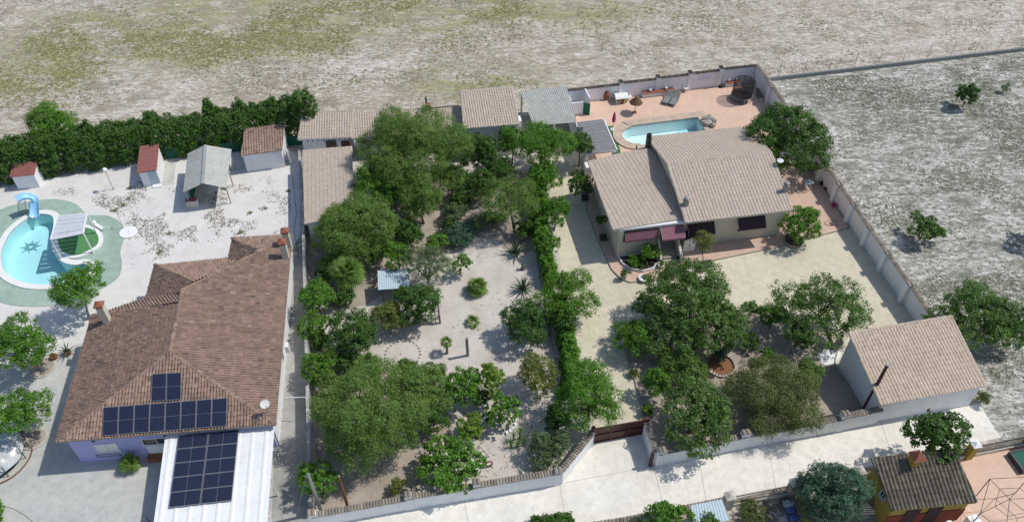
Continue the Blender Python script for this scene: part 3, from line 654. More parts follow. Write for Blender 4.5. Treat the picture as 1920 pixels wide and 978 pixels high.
# solar panels: each one a thing of its own
def solar(quad, label, group, along_v=True):
    q = [np.array(p, float) for p in quad]; c = sum(q) / 4; n = np.cross(q[1] - q[0], q[3] - q[0]); n /= np.linalg.norm(n); n = n if n[2] > 0 else -n
    r = thing('solar_panel', label, 'solar panel', c, 0, group)
    q = [c + (p - c) * .975 + n * .13 for p in q]; lo = [p - n * .04 for p in q]
    MB().add(q + lo, [(0, 1, 2, 3), (7, 6, 5, 4), (0, 4, 5, 1), (1, 5, 6, 2), (2, 6, 7, 3), (3, 7, 4, 0)]).build('panel_frame', M['steel'], r)
    u, v = q[1] - q[0], q[3] - q[0]; lu, lv = np.linalg.norm(u), np.linalg.norm(v); u /= lu; v /= lv; k = .03
    for half in (0, 1):
        if lv > lu: a0, a1, b0, b1 = k, lu - k, k + half * (lv / 2 - k / 3), (lv / 2 - k / 3 if half == 0 else lv - k)
        else: a0, a1, b0, b1 = k + half * (lu / 2 - k / 3), (lu / 2 - k / 3 if half == 0 else lu - k), k, lv - k
        if half and lv > lu: b0 = lv / 2 + k / 3
        if half and lv <= lu: a0 = lu / 2 + k / 3
        g = MB().add([q[0] + u * a0 + v * b0 + n * .004, q[0] + u * a1 + v * b0 + n * .004, q[0] + u * a1 + v * b1 + n * .004, q[0] + u * a0 + v * b1 + n * .004], [(0, 1, 2, 3)]).build('cell_sheet', M['cells'], r)
        ul = g.data.uv_layers.new(name='UVMap'); cs = [(0, 0), (1, 0), (1, 1), (0, 1)]
        for li, lp in enumerate(g.data.loops): ul.data[li].uv = cs[lp.vertex_index] if lv > lu else (cs[lp.vertex_index][1], cs[lp.vertex_index][0])
    return r
nB = np.cross(ev[1] - ev[0], Rf - ev[0]); nB /= np.linalg.norm(nB)
def onB(x, y): return GP(x, y, ev[0] + [0, 0, .06], nB)
def z3(x, y): return (x / 2.982, 650 + y / 2.982)
bl, brr, tl_, tr_ = onB(*z3(575, 500)), onB(*z3(1270, 445)), onB(*z3(582, 338)), onB(*z3(1275, 284))
ordn = ['leftmost', 'second from left', 'third from left', 'fourth from left', 'fifth from left', 'sixth from left', 'seventh from left', 'rightmost']
for i in range(8):
    f = lambda A, B, t: A + (B - A) * t
    solar([f(bl, brr, i / 8), f(bl, brr, (i + 1) / 8), f(tl_, tr_, (i + 1) / 8), f(tl_, tr_, i / 8)], f'{ordn[i]} of the eight solar panels in the lower row on the tiled roof', 'solar panels on the tiled roof')
a0, a1 = onB(*z3(848, 308)), onB(*z3(1016, 298)); b0, b1 = onB(*z3(853, 152)), onB(*z3(1018, 142)); am, bm_ = (a0 + a1) / 2, (b0 + b1) / 2
solar([a0, am, bm_, b0], 'left panel of the upper pair of solar panels on the tiled roof', 'solar panels on the tiled roof')
solar([am, a1, b1, bm_], 'right panel of the upper pair of solar panels on the tiled roof', 'solar panels on the tiled roof')
nC = np.cross(CT[1] - CT[0], CT[3] - CT[0]); nC /= np.linalg.norm(nC)
def onC(x, y): return GP(x, y, CT[0] + [0, 0, .04], nC)
q0, q1, q2, q3 = onC(*z3(1000, 500)), onC(*z3(1340, 467)), onC(*z3(1300, 862)), onC(*z3(945, 903))
rown = ['top row', 'second row', 'third row', 'fourth row', 'bottom row']
for r_ in range(5):
    for c_ in range(2):
        g = lambda s, t: (q0 + (q1 - q0) * s) * (1 - t) + (q3 + (q2 - q3) * s) * t
        solar([g(c_ / 2, (r_ + 1) / 5), g((c_ + 1) / 2, (r_ + 1) / 5), g((c_ + 1) / 2, r_ / 5), g(c_ / 2, r_ / 5)], f'{"left" if c_ == 0 else "right"} solar panel in the {rown[r_]} on the white canopy', 'solar panels on the white canopy')

# ------------------------------------------------------------------ main house
mh = thing('house', 'cream house with pinkish tiled gable roof, porch and awnings beside the pale blue pool', 'house', HO, THH)
ZA, ZB = 3.9, 5.35
RA = [HF(5.1, -.5, ZA), HF(14.45, -.5, ZA)]; RB = [HF(5.15, 5.6, ZB), HF(14.7, 5.6, ZB)]; RC = [HF(5.2, 11.5, ZA), HF(15.0, 11.5, ZA)]
LZ0, LZ1 = 3.55, 3.75
LA = [HF(-1.0, .0, LZ0), HF(5.35, .35, LZ0), HF(5.35, 10.2, LZ1), HF(-1.02, 9.0, LZ1)]
# right block walls, pentagon section
def sect(a, b0, b1, zt0, zm, zt1):
    return [HF(a, b0, 0), HF(a, b0, zt0), HF(a, (b0 + b1) / 2, zm), HF(a, b1, zt1), HF(a, b1, 0)]
s0, s1 = sect(5.45, .5, 11.1, 4.02, 5.2, 4.0), sect(14.55, .5, 11.1, 4.02, 5.2, 4.0)
MB().add(s0 + s1, [(0, 1, 2, 3, 4), (9, 8, 7, 6, 5)] + [(i, 5 + i, 5 + (i + 1) % 5, (i + 1) % 5) for i in range(5)]).build('wall', M['plaster_warm'], mh)
body([HF(-.4, 1.7), HF(5.5, 1.7), HF(5.5, 9.7), HF(-.4, 8.7)], 0, [3.42, 3.42, 3.55, 3.55], 'wall', M['plaster_warm'], mh)
# porch
MB().prism([HF(-.4, .12), HF(3.2, .12), HF(3.2, 1.69), HF(-.4, 1.69)], 0, 1.15).build('porch_floor', M['plaster_warm'], mh)
MB().prism([HF(-.42, .06), HF(3.22, .06), HF(3.22, .24), HF(-.42, .24)], 0, 1.9).build('parapet', M['plaster_warm'], mh)
MB().prism([HF(-.42, .25), HF(-.24, .25), HF(-.24, 1.69), HF(-.42, 1.69)], 0, 3.3).build('porch_side_wall', M['plaster_warm'], mh)
MB().prism([HF(-.46, .02), HF(-.05, .02), HF(-.05, .30), HF(-.46, .30)], 1.905, 3.3).build('porch_column', M['plaster_warm'], mh)
MB().prism([HF(3.0, .1), HF(3.22, .1), HF(3.22, .3), HF(3.0, .3)], 1.905, 3.3).build('porch_column', M['plaster_warm'], mh)
MB().prism([HF(-.5, .0), HF(5.4, .0), HF(5.4, .32), HF(-.5, .32)], 3.3, 3.5).build('porch_beam', M['white'], mh)
for k in range(3):
    c = HF(.75 + k * .95, .06, 2.05); MB().box(c, .6, .04, .05, THH).build('parapet_sill', M['white'], mh)
window(HF(1.6, 1.69, 2.3), THH, 1.6, 1.1, mh, M['brown'], M['glass'], .05, 1)
MB().box(HF(4.1, 1.66, 1.16), 1.0, .06, 2.05, THH).build('door', M['brown'], mh)
# stairs
st = 7
for k in range(st):
    MB().prism([HF(3.26, -1.25 + k * .3), HF(4.75, -1.25 + k * .3), HF(4.75, 1.69), HF(3.26, 1.69)], .1 + (1.05 / st) * k, .1 + (1.05 / st) * (k + 1)).build('step', M['stone'], mh)
def sloped(a, b0, z0, b1, z1, t, nm):
    P = [HF(a + s * t / 2, b, z) for s in (-1, 1) for b, z in ((b0, 0), (b1, 0), (b1, z1), (b0, z0))]
    MB().add(P, [(0, 1, 2, 3), (7, 6, 5, 4), (0, 4, 5, 1), (1, 5, 6, 2), (2, 6, 7, 3), (3, 7, 4, 0)]).build(nm, M['plaster_warm'], mh)
sloped(3.13, -1.35, .7, .05, 1.9, .2, 'stair_wall'); sloped(4.87, -1.55, .8, .45, 2.1, .2, 'stair_wall')
for k in range(3): c = HF(4.87, -1.3 + .35 * k, .86 + .2 * k); MB().box(c, .22, .2, .14, THH).build('wall_ornament', M['white'], mh)
# awnings
def awning(a0, a1, bt, zt, bb, zb, mat, nm='awning'):
    P = [HF(a0, bt, zt), HF(a1, bt, zt), HF(a1, bb, zb), HF(a0, bb, zb)]; aw = MB().slab(P, .03).build(nm, mat, mh)
    n = int((a1 - a0) / .22); v = MB()
    for k in range(n):
        x0, x1 = a0 + (a1 - a0) * k / n, a0 + (a1 - a0) * (k + 1) / n; v.add([HF(x0, bb - .01, zb), HF(x1, bb - .01, zb), HF(x1, bb - .01, zb - .14), HF((x0 + x1) / 2, bb - .01, zb - .19), HF(x0, bb - .01, zb - .14)], [(0, 1, 2, 3, 4)])
    v.build('valance', mat, aw); m = MB()
    m.tube([HF(a0, bt, zt), HF(a0, bb, zb)], .015, 5).tube([HF(a1, bt, zt), HF(a1, bb, zb)], .015, 5).build('awning_arm', M['steel'], aw)
awning(.05, 3.0, .02, 3.05, -.3, 2.35, M['burgundy']); awning(3.1, 5.1, .02, 3.22, -.95, 2.6, M['burgundy'])
awning(5.7, 8.1, .48, 2.75, -.25, 2.05, M['awning_dark']); awning(10.2, 12.7, .48, 2.75, -.25, 2.05, M['awning_dark'])
for a in (6.9, 11.45):
    window(HF(a, .5, 1.9), THH, 1.8, 1.2, mh, M['brown'], M['glass'], .05, 1)
window(HF(10.6, .5, 1.55), THH, .2, .2, mh, M['white'], M['glass'], .03, 0, 'vent', False)
for b_ in (2.6, 5.4):
    window(HF(-.4, b_, 2.1), THH - math.pi / 2, .8, 1.1, mh, M['white'], M['glass'], .05, 1)
# roofs
rf = MB(); rf.slab([RA[0], RA[1], RB[1], RB[0]], .14); rf.slab([RB[0], RB[1], RC[1], RC[0]], .14)
roofH = rf.build('roof', M['plaster_warm'], mh)
tile_roof([RA[0], RA[1], RB[1], RB[0]], M['roof_pink'], roofH, .30, .40, .038, .01, .004, prof=(0, .75, 1, 1, .75, 0))
tile_roof([RB[0], RB[1], RC[1], RC[0]], M['roof_pink'], roofH, .30, .40, .038, .01, .004, prof=(0, .75, 1, 1, .75, 0))
ridge([(RB[0], RB[1]), (RA[0], RB[0]), (RA[1], RB[1]), (RC[0], RB[0]), (RC[1], RB[1])], M['roof_pink'], roofH, .13, .4)
rf = MB().slab(LA, .16).build('lower_roof', M['plaster_warm'], mh)
tile_roof(LA, M['roof_pink'], rf, .40, .40, .035, .01, .004, prof=(0, .8, .95, .9, .9, .95, .8, 0))
ridge([(LA[0], LA[3]), (LA[3], LA[2])], M['roof_pink'], rf, .12, .4)
chimney(1284, 389, 4.05, 4.95, .38, M['stone'], M['grey_metal'], roofH, THH, 'round')
chimney(1470, 363, 4.1, 5.1, .38, M['stone'], M['grey_metal'], roofH, THH, 'round')
chimney(1215, 272, 4.0, 5.0, .4, M['dark_metal'], M['black'], roofH, THH, 'round')
c = HF(14.85, 4.3, 4.4); ant = thing('tv_antenna', 'grey television antenna mast at the right verge of the pinkish roof', 'antenna', c)
MB().tube([c, c + [0, 0, 1.9]], .025).build('mast', M['steel'], ant)
m = MB(); m.tube([c + [-.1, 0, 1.8], c + [.8, .1, 1.85]], .015, 5)
for k in range(7): q = c + [.05 + .11 * k, .01 * k, 1.82]; m.tube([q - [0, .25, 0], q + [0, .25, 0]], .01, 4)
m.build('aerial', M['steel'], ant)
MB().lathe(c + [.12, -.1, .9], [(.05, 0), (.22, .1), (.3, .24)], 14).build('small_dish', M['white'], ant)
# house planter with kerb in front of porch
PLT = [HF(*p) for p in [(-.2, .0), (2.95, .0), (2.95, -1.0), (2.3, -1.75), (1.4, -1.9), (.5, -1.5), (-.05, -.8)]]
pt = thing('planter', 'curved planting bed with white kerb below the porch parapet', 'planter', (*np.mean([p[:2] for p in PLT], 0), 0))
MB().prism(offset(PLT, .1), .1, .32, [PLT]).build('kerb', M['plaster'], pt); MB().prism(PLT, .1, .27).build('soil', M['soil'], pt)
ko = MB().ring(TERR, offset(TERR, .1), 0, .13); structure('terrace_kerb', ko, M['stone'])

# ------------------------------------------------------------------ garage
ga = thing('garage', 'white garage with tan tiled single slope roof at the road wall', 'garage', UV(31.9, 27.4), TH)
GA = [UV(31.7, 27.1, 2.6), UV(39.8, 27.1, 2.6), UV(39.95, 32.6, 3.9), UV(31.75, 32.6, 3.9)]
body([UV(31.95, 27.3), UV(39.7, 27.3), UV(39.7, 32.5), UV(31.95, 32.5)], 0, [2.5, 2.5, 3.78, 3.78], 'wall', M['plaster'], ga)
rf = MB().slab(GA, .12).build('roof', M['plaster'], ga)
tile_roof(GA, M['roof_tan'], rf, .25, .40, .05, .014, .008, prof=(0, .7, 1, .9, .4, 0)); ridge([(GA[0], GA[3]), (GA[1], GA[2]), (GA[3], GA[2])], M['roof_tan'], rf, .13)
MB().box(UV(32.3, 32.56, 0), .3, .3, 3.9, TH).build('corner_pier', M['plaster'], ga)

# ------------------------------------------------------------------ back row of buildings
def mono(name, label, q, zf, zb, wallmat, tm, over=.25, cat='outbuilding', th=TH, tw=.24, walls=True, sh=.12):
    # q = roof corners in plot frame front-left, front-right, back-right, back-left
    z = [zf, zf, zb, zb]; P = [UV(*a, zz) for a, zz in zip(q, z)]; r = thing(name, label, cat, (*P[0][:2], 0), th)
    if walls: body([np.array(p) for p in offset(P, -over)], 0, [zf - .08, zf - .08, zb - .16, zb - .16], 'wall', wallmat, r)
    rf = MB().slab(P, sh).build('roof', wallmat, r); tile_roof(P, tm, rf, tw, .38, .05, .014, .008, prof=(0, .7, 1, .9, .4, 0)); ridge([(P[0], P[3]), (P[1], P[2]), (P[3], P[2])], tm, rf, .11)
    return r, P
b1, _ = mono('outbuilding', 'low white outbuilding with pinkish roof and brown door beside the dark hedge', [(-7.75, 66.0), (-2.8, 65.4), (-2.25, 68.5), (-7.1, 69.0)], 2.65, 3.6, M['plaster'], M['roof_pink'])
fw = UV(-7.5, 66.25); tt = math.atan2(-.6, 4.95) + TH
window(UV(-4.75, 65.86, 1.75), tt, 1.0, .95, b1, M['brown'], M['glass'], .06, 1); MB().box(UV(-3.4, 65.66, 0), .8, .08, 2.1, tt).build('door', M['brown'], b1)
m = MB()
for k in range(9): m.box(UV(-7.4 + k * .5, 66.0 - k * .06, 2.42), .09, .3, .1, TH)
m.build('rafter_ends', M['brown'], b1)
mono('outbuilding', 'low outbuilding with pinkish roof half hidden behind the tallest garden tree', [(-2.7, 65.2), (5.0, 64.9), (5.0, 67.8), (-2.2, 68.2)], 2.6, 3.4, M['plaster'], M['roof_pink'])
b3, _ = mono('outbuilding', 'small pinkish roofed link with brick chimney beside the tall white block', [(4.9, 64.9), (8.2, 64.9), (8.3, 67.7), (5.1, 67.8)], 2.5, 3.1, M['plaster'], M['roof_pink'], tw=.26)
c = G(803, 208, 3.2); ch = MB().box((c[0], c[1], 2.8), .45, .45, 1.2, TH).build('chimney', M['terracotta'], b3); MB().tube([c + [-.15, .2, .3], c + [-.15, .2, 1.5]], .09, 8).build('flue', M['dark_metal'], ch)
MB().wall(UV(4.9, 69.0), UV(8.3, 68.9), .25, 0, 2.6).build('back_wall', M['stone'], b3)
b4, P4 = mono('outbuilding', 'tall white block with square pinkish roof beside the grey corrugated canopy', [(7.95, 63.15), (13.2, 62.8), (13.65, 68.1), (8.5, 68.3)], 3.75, 4.55, M['plaster'], M['roof_pink'])
window(UV(11.6, 63.14, 2.7), TH - .07, .55, .6, b4, M['brown'], M['glass'], .06, 0); window(UV(9.2, 63.3, 2.7), TH - .07, .55, .6, b4, M['brown'], M['glass'], .06, 0)
MB().box(UV(13.75, 65.2, 2.0), .35, .9, .7, TH).build('air_conditioner', M['white'], b4)
# long shed with roof tiles running across
EL = [UV(-7.35, 53.8, 2.6), UV(-3.3, 53.9, 2.95), UV(-2.8, 63.5, 2.95), UV(-7.35, 64.3, 2.6)]
b5 = thing('outbuilding', 'long shed with plain pinkish roof along the alley wall', 'outbuilding', (*EL[0][:2], 0), TH)
body([np.array(p) for p in offset(EL, -.2)], 0, [2.5, 2.84, 2.84, 2.5], 'wall', M['plaster'], b5)
rf = MB().slab(EL, .1).build('roof', M['plaster'], b5); tile_roof(EL, M['roof_pink'], rf, .3, .36, .035, .03, .01, prof=(0, .6, .8, .75, .8, .6)); ridge([(EL[0], EL[3]), (EL[1], EL[2])], M['roof_pink'], rf, .1)
# corrugated canopy
CG = [UV(15.0, 64.2, 2.35), UV(19.3, 63.95, 2.35), UV(19.75, 69.8, 2.65), UV(14.85, 70.1, 2.65)]
cg = thing('canopy', 'grey corrugated sheet canopy between the tall block and the pool terrace', 'canopy', (*CG[0][:2], 0), TH)
def corrugated(Q, n, amp, name, mat, parent, swap=False, tk=.02):
    P = []; Q = [np.array(p, float) for p in Q]; K = 4
    for i in range(n * K + 1):
        t = i / (n * K); zz = amp * math.cos(2 * math.pi * i / K); a = Q[0] + (Q[1] - Q[0]) * t; b = Q[3] + (Q[2] - Q[3]) * t; P += [a + [0, 0, zz], b + [0, 0, zz], a + [0, 0, zz - tk], b + [0, 0, zz - tk]]
    N = n * K; fs = []
    for i in range(N):
        o, p = 4 * i, 4 * i + 4; fs += [(o, p, p + 1, o + 1), (o + 2, o + 3, p + 3, p + 2), (o, o + 2, p + 2, p), (o + 1, p + 1, p + 3, o + 3)]
    fs += [(0, 1, 3, 2), (4 * N, 4 * N + 2, 4 * N + 3, 4 * N + 1)]
    return MB().add(P, fs).build(name, mat, parent)
corrugated(CG, 26, .03, 'roof_sheet', M['fibre'], cg)
for a, b in ((.03, .03), (.97, .03), (.03, .97), (.97, .97), (.5, .03)):
    q = CG[0] + (CG[1] - CG[0]) * a + (CG[3] - CG[0]) * b; MB().box((q[0], q[1], 0), .18, .18, q[2] - .1, TH).build('post', M['plaster'], cg)
MB().wall(UV(19.2, 64.1), UV(19.65, 69.7), .15, 0, 2.0).build('side_wall', M['plaster'], cg)
# slatted pergola: each board is a part
pv = thing('pergola', 'low pergola roofed with greyed timber boards by the pool', 'pergola', UV(20.5, 61.4), TH)
QP = [UV(18.95, 58.85, 2.3), UV(21.85, 58.95, 2.3), UV(22.0, 64.0, 2.3), UV(19.35, 64.0, 2.3)]
nb = 30; bd = None
for k in range(nb):
    t = (k + .5) / nb; a = QP[0] + (QP[3] - QP[0]) * t; b = QP[1] + (QP[2] - QP[1]) * t; j = random.uniform(-.01, .01)
    MB().beam(a + [0, 0, j], b + [0, 0, j], 5.05 / nb * .9, .03).build('board', M['wood_grey'], pv)
for a in ((19.05, 59.0), (21.75, 59.0), (21.9, 63.9), (19.4, 63.9)): MB().box(UV(*a, 0), .3, .3, 2.13, TH).build('post', M['plaster'], pv)
MB().beam(UV(18.9, 58.95, 2.2), UV(21.95, 58.95, 2.2), .12, .14).build('beam', M['plaster'], pv); MB().beam(UV(21.98, 58.9, 2.25), UV(22.1, 64.0, 2.25), .1, .2).build('beam', M['plaster'], pv); MB().beam(UV(18.95, 58.9, 2.2), UV(19.3, 64.0, 2.2), .12, .14).build('beam', M['plaster'], pv)
fmr = G(1082, 240, 2.5); mr = thing('window_sash', 'old window sash leaning against the timber pergola', 'window', (*fmr[:2], 0))
w = MB()
for a, b in (((0, 0), (0, 1.1)), ((.55, 0), (.55, 1.1)), ((0, 0), (.55, 0)), ((0, 1.1), (.55, 1.1))):
    w.beam(fmr + [a[0], -.1 * a[1], a[1] - .9], fmr + [b[0], -.1 * b[1], b[1] - .9], .06, .05)
w.build('frame', M['grey_metal'], mr); MB().slab([fmr + [0, 0, -.9], fmr + [.55, 0, -.9], fmr + [.55, -.11, .2], fmr + [0, -.11, .2]], .01).build('pane', M['hypalon'], mr)
# changing booth
cb = thing('changing_booth', 'open white changing booth with green door at the corner of the pool terrace', 'booth', UV(20.4, 69), TH)
m = MB(); m.wall(UV(19.9, 68.3), UV(21.2, 68.3), .12, 0, 1.6); m.wall(UV(19.9, 68.36), UV(19.9, 70.2), .12, 0, 1.9); m.wall(UV(21.9, 68.4), UV(21.9, 70.2), .12, 0, 1.9); m.build('wall', M['plaster'], cb)
MB().wall(UV(21.25, 68.3), UV(21.85, 67.9), .04, .1, 1.5).build('door', M['net_green'], cb)

# ------------------------------------------------------------------ boundary walls
pw = [UV(21.95, 70.55), UV(25.9, 70.5), UV(30.0, 70.5), UV(33.6, 70.5), UV(37.1, 70.5), UV(41.1, 70.5)]
wall_thing('boundary_wall', 'white wall with tile coping behind the pool terrace', [UV(19.95, 70.5)] + pw[1:], [1.7, 1.85, 1.95, 2.05, 2.15], .25, capmat=M['cap_dark'], capw=.19,
           pillars=[(pw[1], 2.05, TH), (pw[2], 2.15, TH), (pw[3], 2.25, TH), (pw[4], 2.4, TH)], pil=(.45, .55, 0))
rp = [UV(41.25, 70.6), UV(41.25, 66.4), UV(40.95, 60.0), UV(40.75, 53.4), UV(40.68, 50.3), UV(40.6, 47.4), UV(40.5, 44.3), UV(40.42, 41.2), UV(40.35, 37.6), UV(40.2, 32.7)]
wall_thing('boundary_wall', 'long white buttressed wall between the drive and the scrub field', rp, [2.15, 2.1, 2.05, 2.0, 1.95, 1.95, 1.95, 1.95, 1.95], .25, capmat=M['cap'], capw=.19,
           pillars=[(p - np.array([.12, 0, 0]), 2.15, TH) for p in rp[1:2] + rp[3:9]], pil=(.6, .45, 0))
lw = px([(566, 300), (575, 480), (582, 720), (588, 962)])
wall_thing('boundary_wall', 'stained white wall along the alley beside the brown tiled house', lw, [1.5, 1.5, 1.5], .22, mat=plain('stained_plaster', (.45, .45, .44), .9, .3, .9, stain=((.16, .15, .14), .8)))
wb = px([(592, 984), (766, 952), (892, 931), (1051, 904.5)])
r = wall_thing('road_wall', 'white road wall with three stepped tile copings left of the brown gate', wb, [1.35, 1.45, 1.5], .28, capmat=M['cap'], capw=.2,
           pillars=[(wb[0], 1.75, TH), (wb[1] + [.1, .02, 0], 1.8, TH), (wb[2] + [.1, .02, 0], 1.95, TH), (wb[3] - [.25, .05, 0], 1.75, TH)], pil=(.5, .36, 0))
wg = px([(1051, 904), (1109, 832)])
wall_thing('gate_wall', 'angled white wall with tile coping left of the brown gate', wg, [1.55], .26, capmat=M['cap'], capw=.2)
wh = px([(1207, 815), (1226, 871)])
wall_thing('gate_wall', 'short angled white wall right of the brown gate', wh, [1.6], .26, capmat=M['cap'], capw=.2)
wr = px([(1229, 871), (1388, 839), (1570, 805.5), (1640, 791)])
wall_thing('road_wall', 'white road wall with dark stepped copings right of the brown gate', wr, [1.55, 1.55, 1.7], .28, capmat=M['cap'], capw=.2,
           pillars=[(wr[0] + [.2, .04, 0], 1.9, TH), (wr[1], 2.0, TH), (wr[2], 2.1, TH)], pil=(.6, .36, 0))
# gate
g0, g1 = G(1111, 830), G(1206, 813); gt = thing('gate', 'brown panelled sliding gate across the drive', 'gate', g0, math.atan2(g1[1] - g0[1], g1[0] - g0[0]))
gd_ = (g1 - g0); MB().wall(g0, g1, .05, .12, 1.85).build('leaf', M['brown'], gt)
m = MB(); nn_ = np.array([gd_[1], -gd_[0], 0]) / np.linalg.norm(gd_) * .05
for k in range(4): q = g0 + gd_ * k / 3; m.beam(q + nn_ + [0, 0, .12], q + nn_ + [0, 0, 1.88], .08, .08)
for z in (.15, 1.0, 1.85): m.beam(g0 + nn_ + [0, 0, z], g1 + nn_ + [0, 0, z], .07, .07)
m.build('frame', M['brown'], gt)
for q in (g0 - gd_ * .015, g1 + gd_ * .015): MB().box(q, .25, .25, 2.0, TH).build('gate_post', M['brown'], gt)
q = G(1219, 872); MB().box(q, .2, .2, 1.75, TH).build('gate_post', M['brown'], gt)
# field wall and wire fence
fa, fb = G(1442, 152), G(2050, 80); fw_ = thing('field_wall', 'low grey block wall with wire posts across the scrub field', 'wall', fa)
MB().wall(fa, fb, .25, 0, .45).build('block_wall', M['lowwall'], fw_)
L = np.linalg.norm(fb - fa); dv = (fb - fa) / L; k = 0; pos = []
while 1 + k * 3 < L:
    q = fa + dv * (1 + k * 3); MB().tube([q + [0, 0, .45], q + [0, 0, 2.0], q + [.12, .3, 2.3]], .022, 5).build('post', M['wood'], fw_); pos.append(q); k += 1
m = MB()
for z in (.9, 1.4, 1.9): m.tube([pos[0] + [0, 0, z], pos[-1] + [0, 0, z]], .006, 4)
m.build('wire', M['steel'], fw_)

# ------------------------------------------------------------------ huts and canopies on the left plot
def hut(name, label, FL, FR, BRp, zf, zb, roofmat, tiles=None, cat='shed', over=.12, wallmat=None):
    FL, FR, BRp = G(*FL), G(*FR), G(*BRp); BL = FL + BRp - FR; th = math.atan2(FR[1] - FL[1], FR[0] - FL[0]); r = thing(name, label, cat, FL, th)
    body([FL, FR, BRp, BL], 0, [zf, zf, zb, zb], 'wall', wallmat or M['plaster'], r)
    up = lambda p, z: np.array([p[0], p[1], z]); Q = offset([FL, FR, BRp, BL], over); P = [up(p, z + .1) for p, z in zip(Q, (zf, zf, zb, zb))]
    rf = MB().slab(P, .08).build('roof', roofmat, r)
    if tiles: tile_roof(P, tiles, rf, .25, .36, .07, .03, .012, lift=.03)
    else:
        n = 7
        for k in range(1, n):
            t = k / n; MB().beam(P[0] + (P[3] - P[0]) * t + [0, 0, .008], P[1] + (P[2] - P[1]) * t + [0, 0, .008], .03, .016).build('felt_lap', roofmat, rf)
    return r, FL, FR, BRp, th
hut('shed', 'small white shed with red roof, the leftmost by the hedge', (35, 355), (75.6, 351), (83.5, 335), 1.55, 1.95, M['redroof'])
s2, a, b, c, th = hut('shed', 'tall narrow white shed with red roof between lamp post and gable canopy', (271, 350.6), (302.5, 345), (308, 303), 1.75, 2.05, M['redroof'])
d = np.array([math.cos(th), math.sin(th), 0]); nrm = np.array([math.sin(th), -math.cos(th), 0])
MB().box(a + d * 1.1 + nrm * .02 + [0, 0, .02], .75, .05, 1.6, th).build('door', M['hypalon'], s2); MB().box(a + d * 1.15 + nrm * .25, .8, .45, .12, th).build('door_step', M['white'], s2)
structure('shed_path', MB().sheet(px([(303, 348), (325, 346), (330, 304), (309, 304)]), .014), M['yard'])
s3, a, b, c, th = hut('shed', 'white shed with brown barrel tile roof near the alley', (464, 322.5), (535, 313), (541, 272), 1.95, 2.35, M['plaster'], M['roof_old'])
d = np.array([math.cos(th), math.sin(th), 0]); nrm = np.array([math.sin(th), -math.cos(th), 0])
MB().box(a + d * 2.9 + nrm * .015 + [0, 0, .05], .8, .04, 1.7, th).build('door', M['white'], s3)
MB().box(b + d * .35 + [0, .55, .1], .06, .9, 1.6, th + .35).build('side_shutter', M['white'], s3)
cn = thing('gable_canopy', 'open gable canopy with pale fibre cement roof sheets on the gravel', 'canopy', G(392, 385), .1)
ZC0, ZC1 = 2.15, 3.0
cl, cr = [G(343, 361, ZC0), G(352, 288, ZC0)], [G(424, 352, ZC0), G(434, 280, ZC0)]; cm = [G(380, 344, ZC1), G(385, 272, ZC1)]
corrugated([cl[0], cl[1], cm[1], cm[0]], 26, .015, 'left_roof_sheet', M['fibre'], cn, tk=.03); corrugated([cm[0], cm[1], cr[1], cr[0]], 26, .015, 'right_roof_sheet', M['fibre'], cn, tk=.03)
MB().beam(cm[0] + [0, 0, .03], cm[1] + [0, 0, .03], .28, .03).build('ridge_strip', M['grey_metal'], cn)
for s in (cl, cr):
    for t in (.06, .5, .94): q = s[0] + (s[1] - s[0]) * t; q = q + (cm[0] - s[0]) * .06; MB().box((q[0], q[1], 0), .08, .08, 2.1).build('post', M['steel'], cn)
for t in (.04, .96): MB().tube([cl[0] + (cl[1] - cl[0]) * t - [0, 0, .06], cm[0] + (cm[1] - cm[0]) * t - [0, 0, .06], cr[0] + (cr[1] - cr[0]) * t - [0, 0, .06]], .03, 5).build('rafter', M['steel'], cn)
w0, w1 = cl[0] * .93 + cr[0] * .07, cl[0] * .05 + cr[0] * .95
bk = (cl[1] - cl[0]) * .9; MB().wall(w0 + bk, w1 + bk, .05, 0, 2.0).build('back_screen', M['grey_metal'], cn)
MB().wall(w0 + bk * .15, w0 + bk, .04, 0, 1.4).build('side_screen', M['net_green'], cn)
q = G(363, 387); cup = thing('cupboard', 'low red topped white cupboard under the gable canopy', 'cupboard', q, .1)
MB().box(q, .95, .5, .8, .1).build('carcass', M['white'], cup); MB().box(q + [0, 0, .8], 1.0, .55, .05, .1).build('top', M['redroof'], cup)
for s in (-.24, .24): MB().box(q + [s, -.26 + s * .1, .08], .42, .03, .64, .1).build('door', M['cream_plastic'], cup)
def bicycle(q, th, label, col):
    r = thing('bicycle', label, 'bicycle', q, th); d = np.array([math.cos(th), math.sin(th), 0]); n = np.array([-d[1], d[0], 0])
    for s in (-.5, .5):
        c = q + d * s + [0, 0, .33]; P = [c + .31 * (math.cos(a) * d + math.sin(a) * np.array([0, 0, 1])) for a in np.linspace(0, 2 * math.pi, 15)]
        wl_ = MB().tube(P, .022, 5, False).build('wheel', M['black'], r); sp = MB()
        for k in range(6): a = k * math.pi / 6; sp.tube([c - .3 * (math.cos(a) * d + math.sin(a) * np.array([0, 0, 1])), c + .3 * (math.cos(a) * d + math.sin(a) * np.array([0, 0, 1]))], .004, 3)
        sp.build('spokes', M['steel'], wl_)
    z = np.array([0, 0, 1.]); B, Rw, Fw_, Hd, St = q + z * .3 - d * .05, q - d * .5 + z * .33, q + d * .5 + z * .33, q + d * .33 + z * .8, q - d * .2 + z * .78
    MB().tube([B, Hd, St, B, Rw, St], .018, 5).tube([Hd + z * .1, Fw_], .018, 5).build('frame', col, r)
    MB().tube([Hd + z * .12 - n * .28, Hd + z * .16, Hd + z * .12 + n * .28], .014, 5).build('handlebar', M['black'], r); MB().box(St + z * .03, .24, .12, .05, th).build('saddle', M['black'], r)
bicycle(G(410, 382), .15, 'black bicycle parked under the right side of the gable canopy', M['black'])
bicycle(G(413, 373), .12, 'red bicycle parked deeper under the gable canopy', M['redroof'])
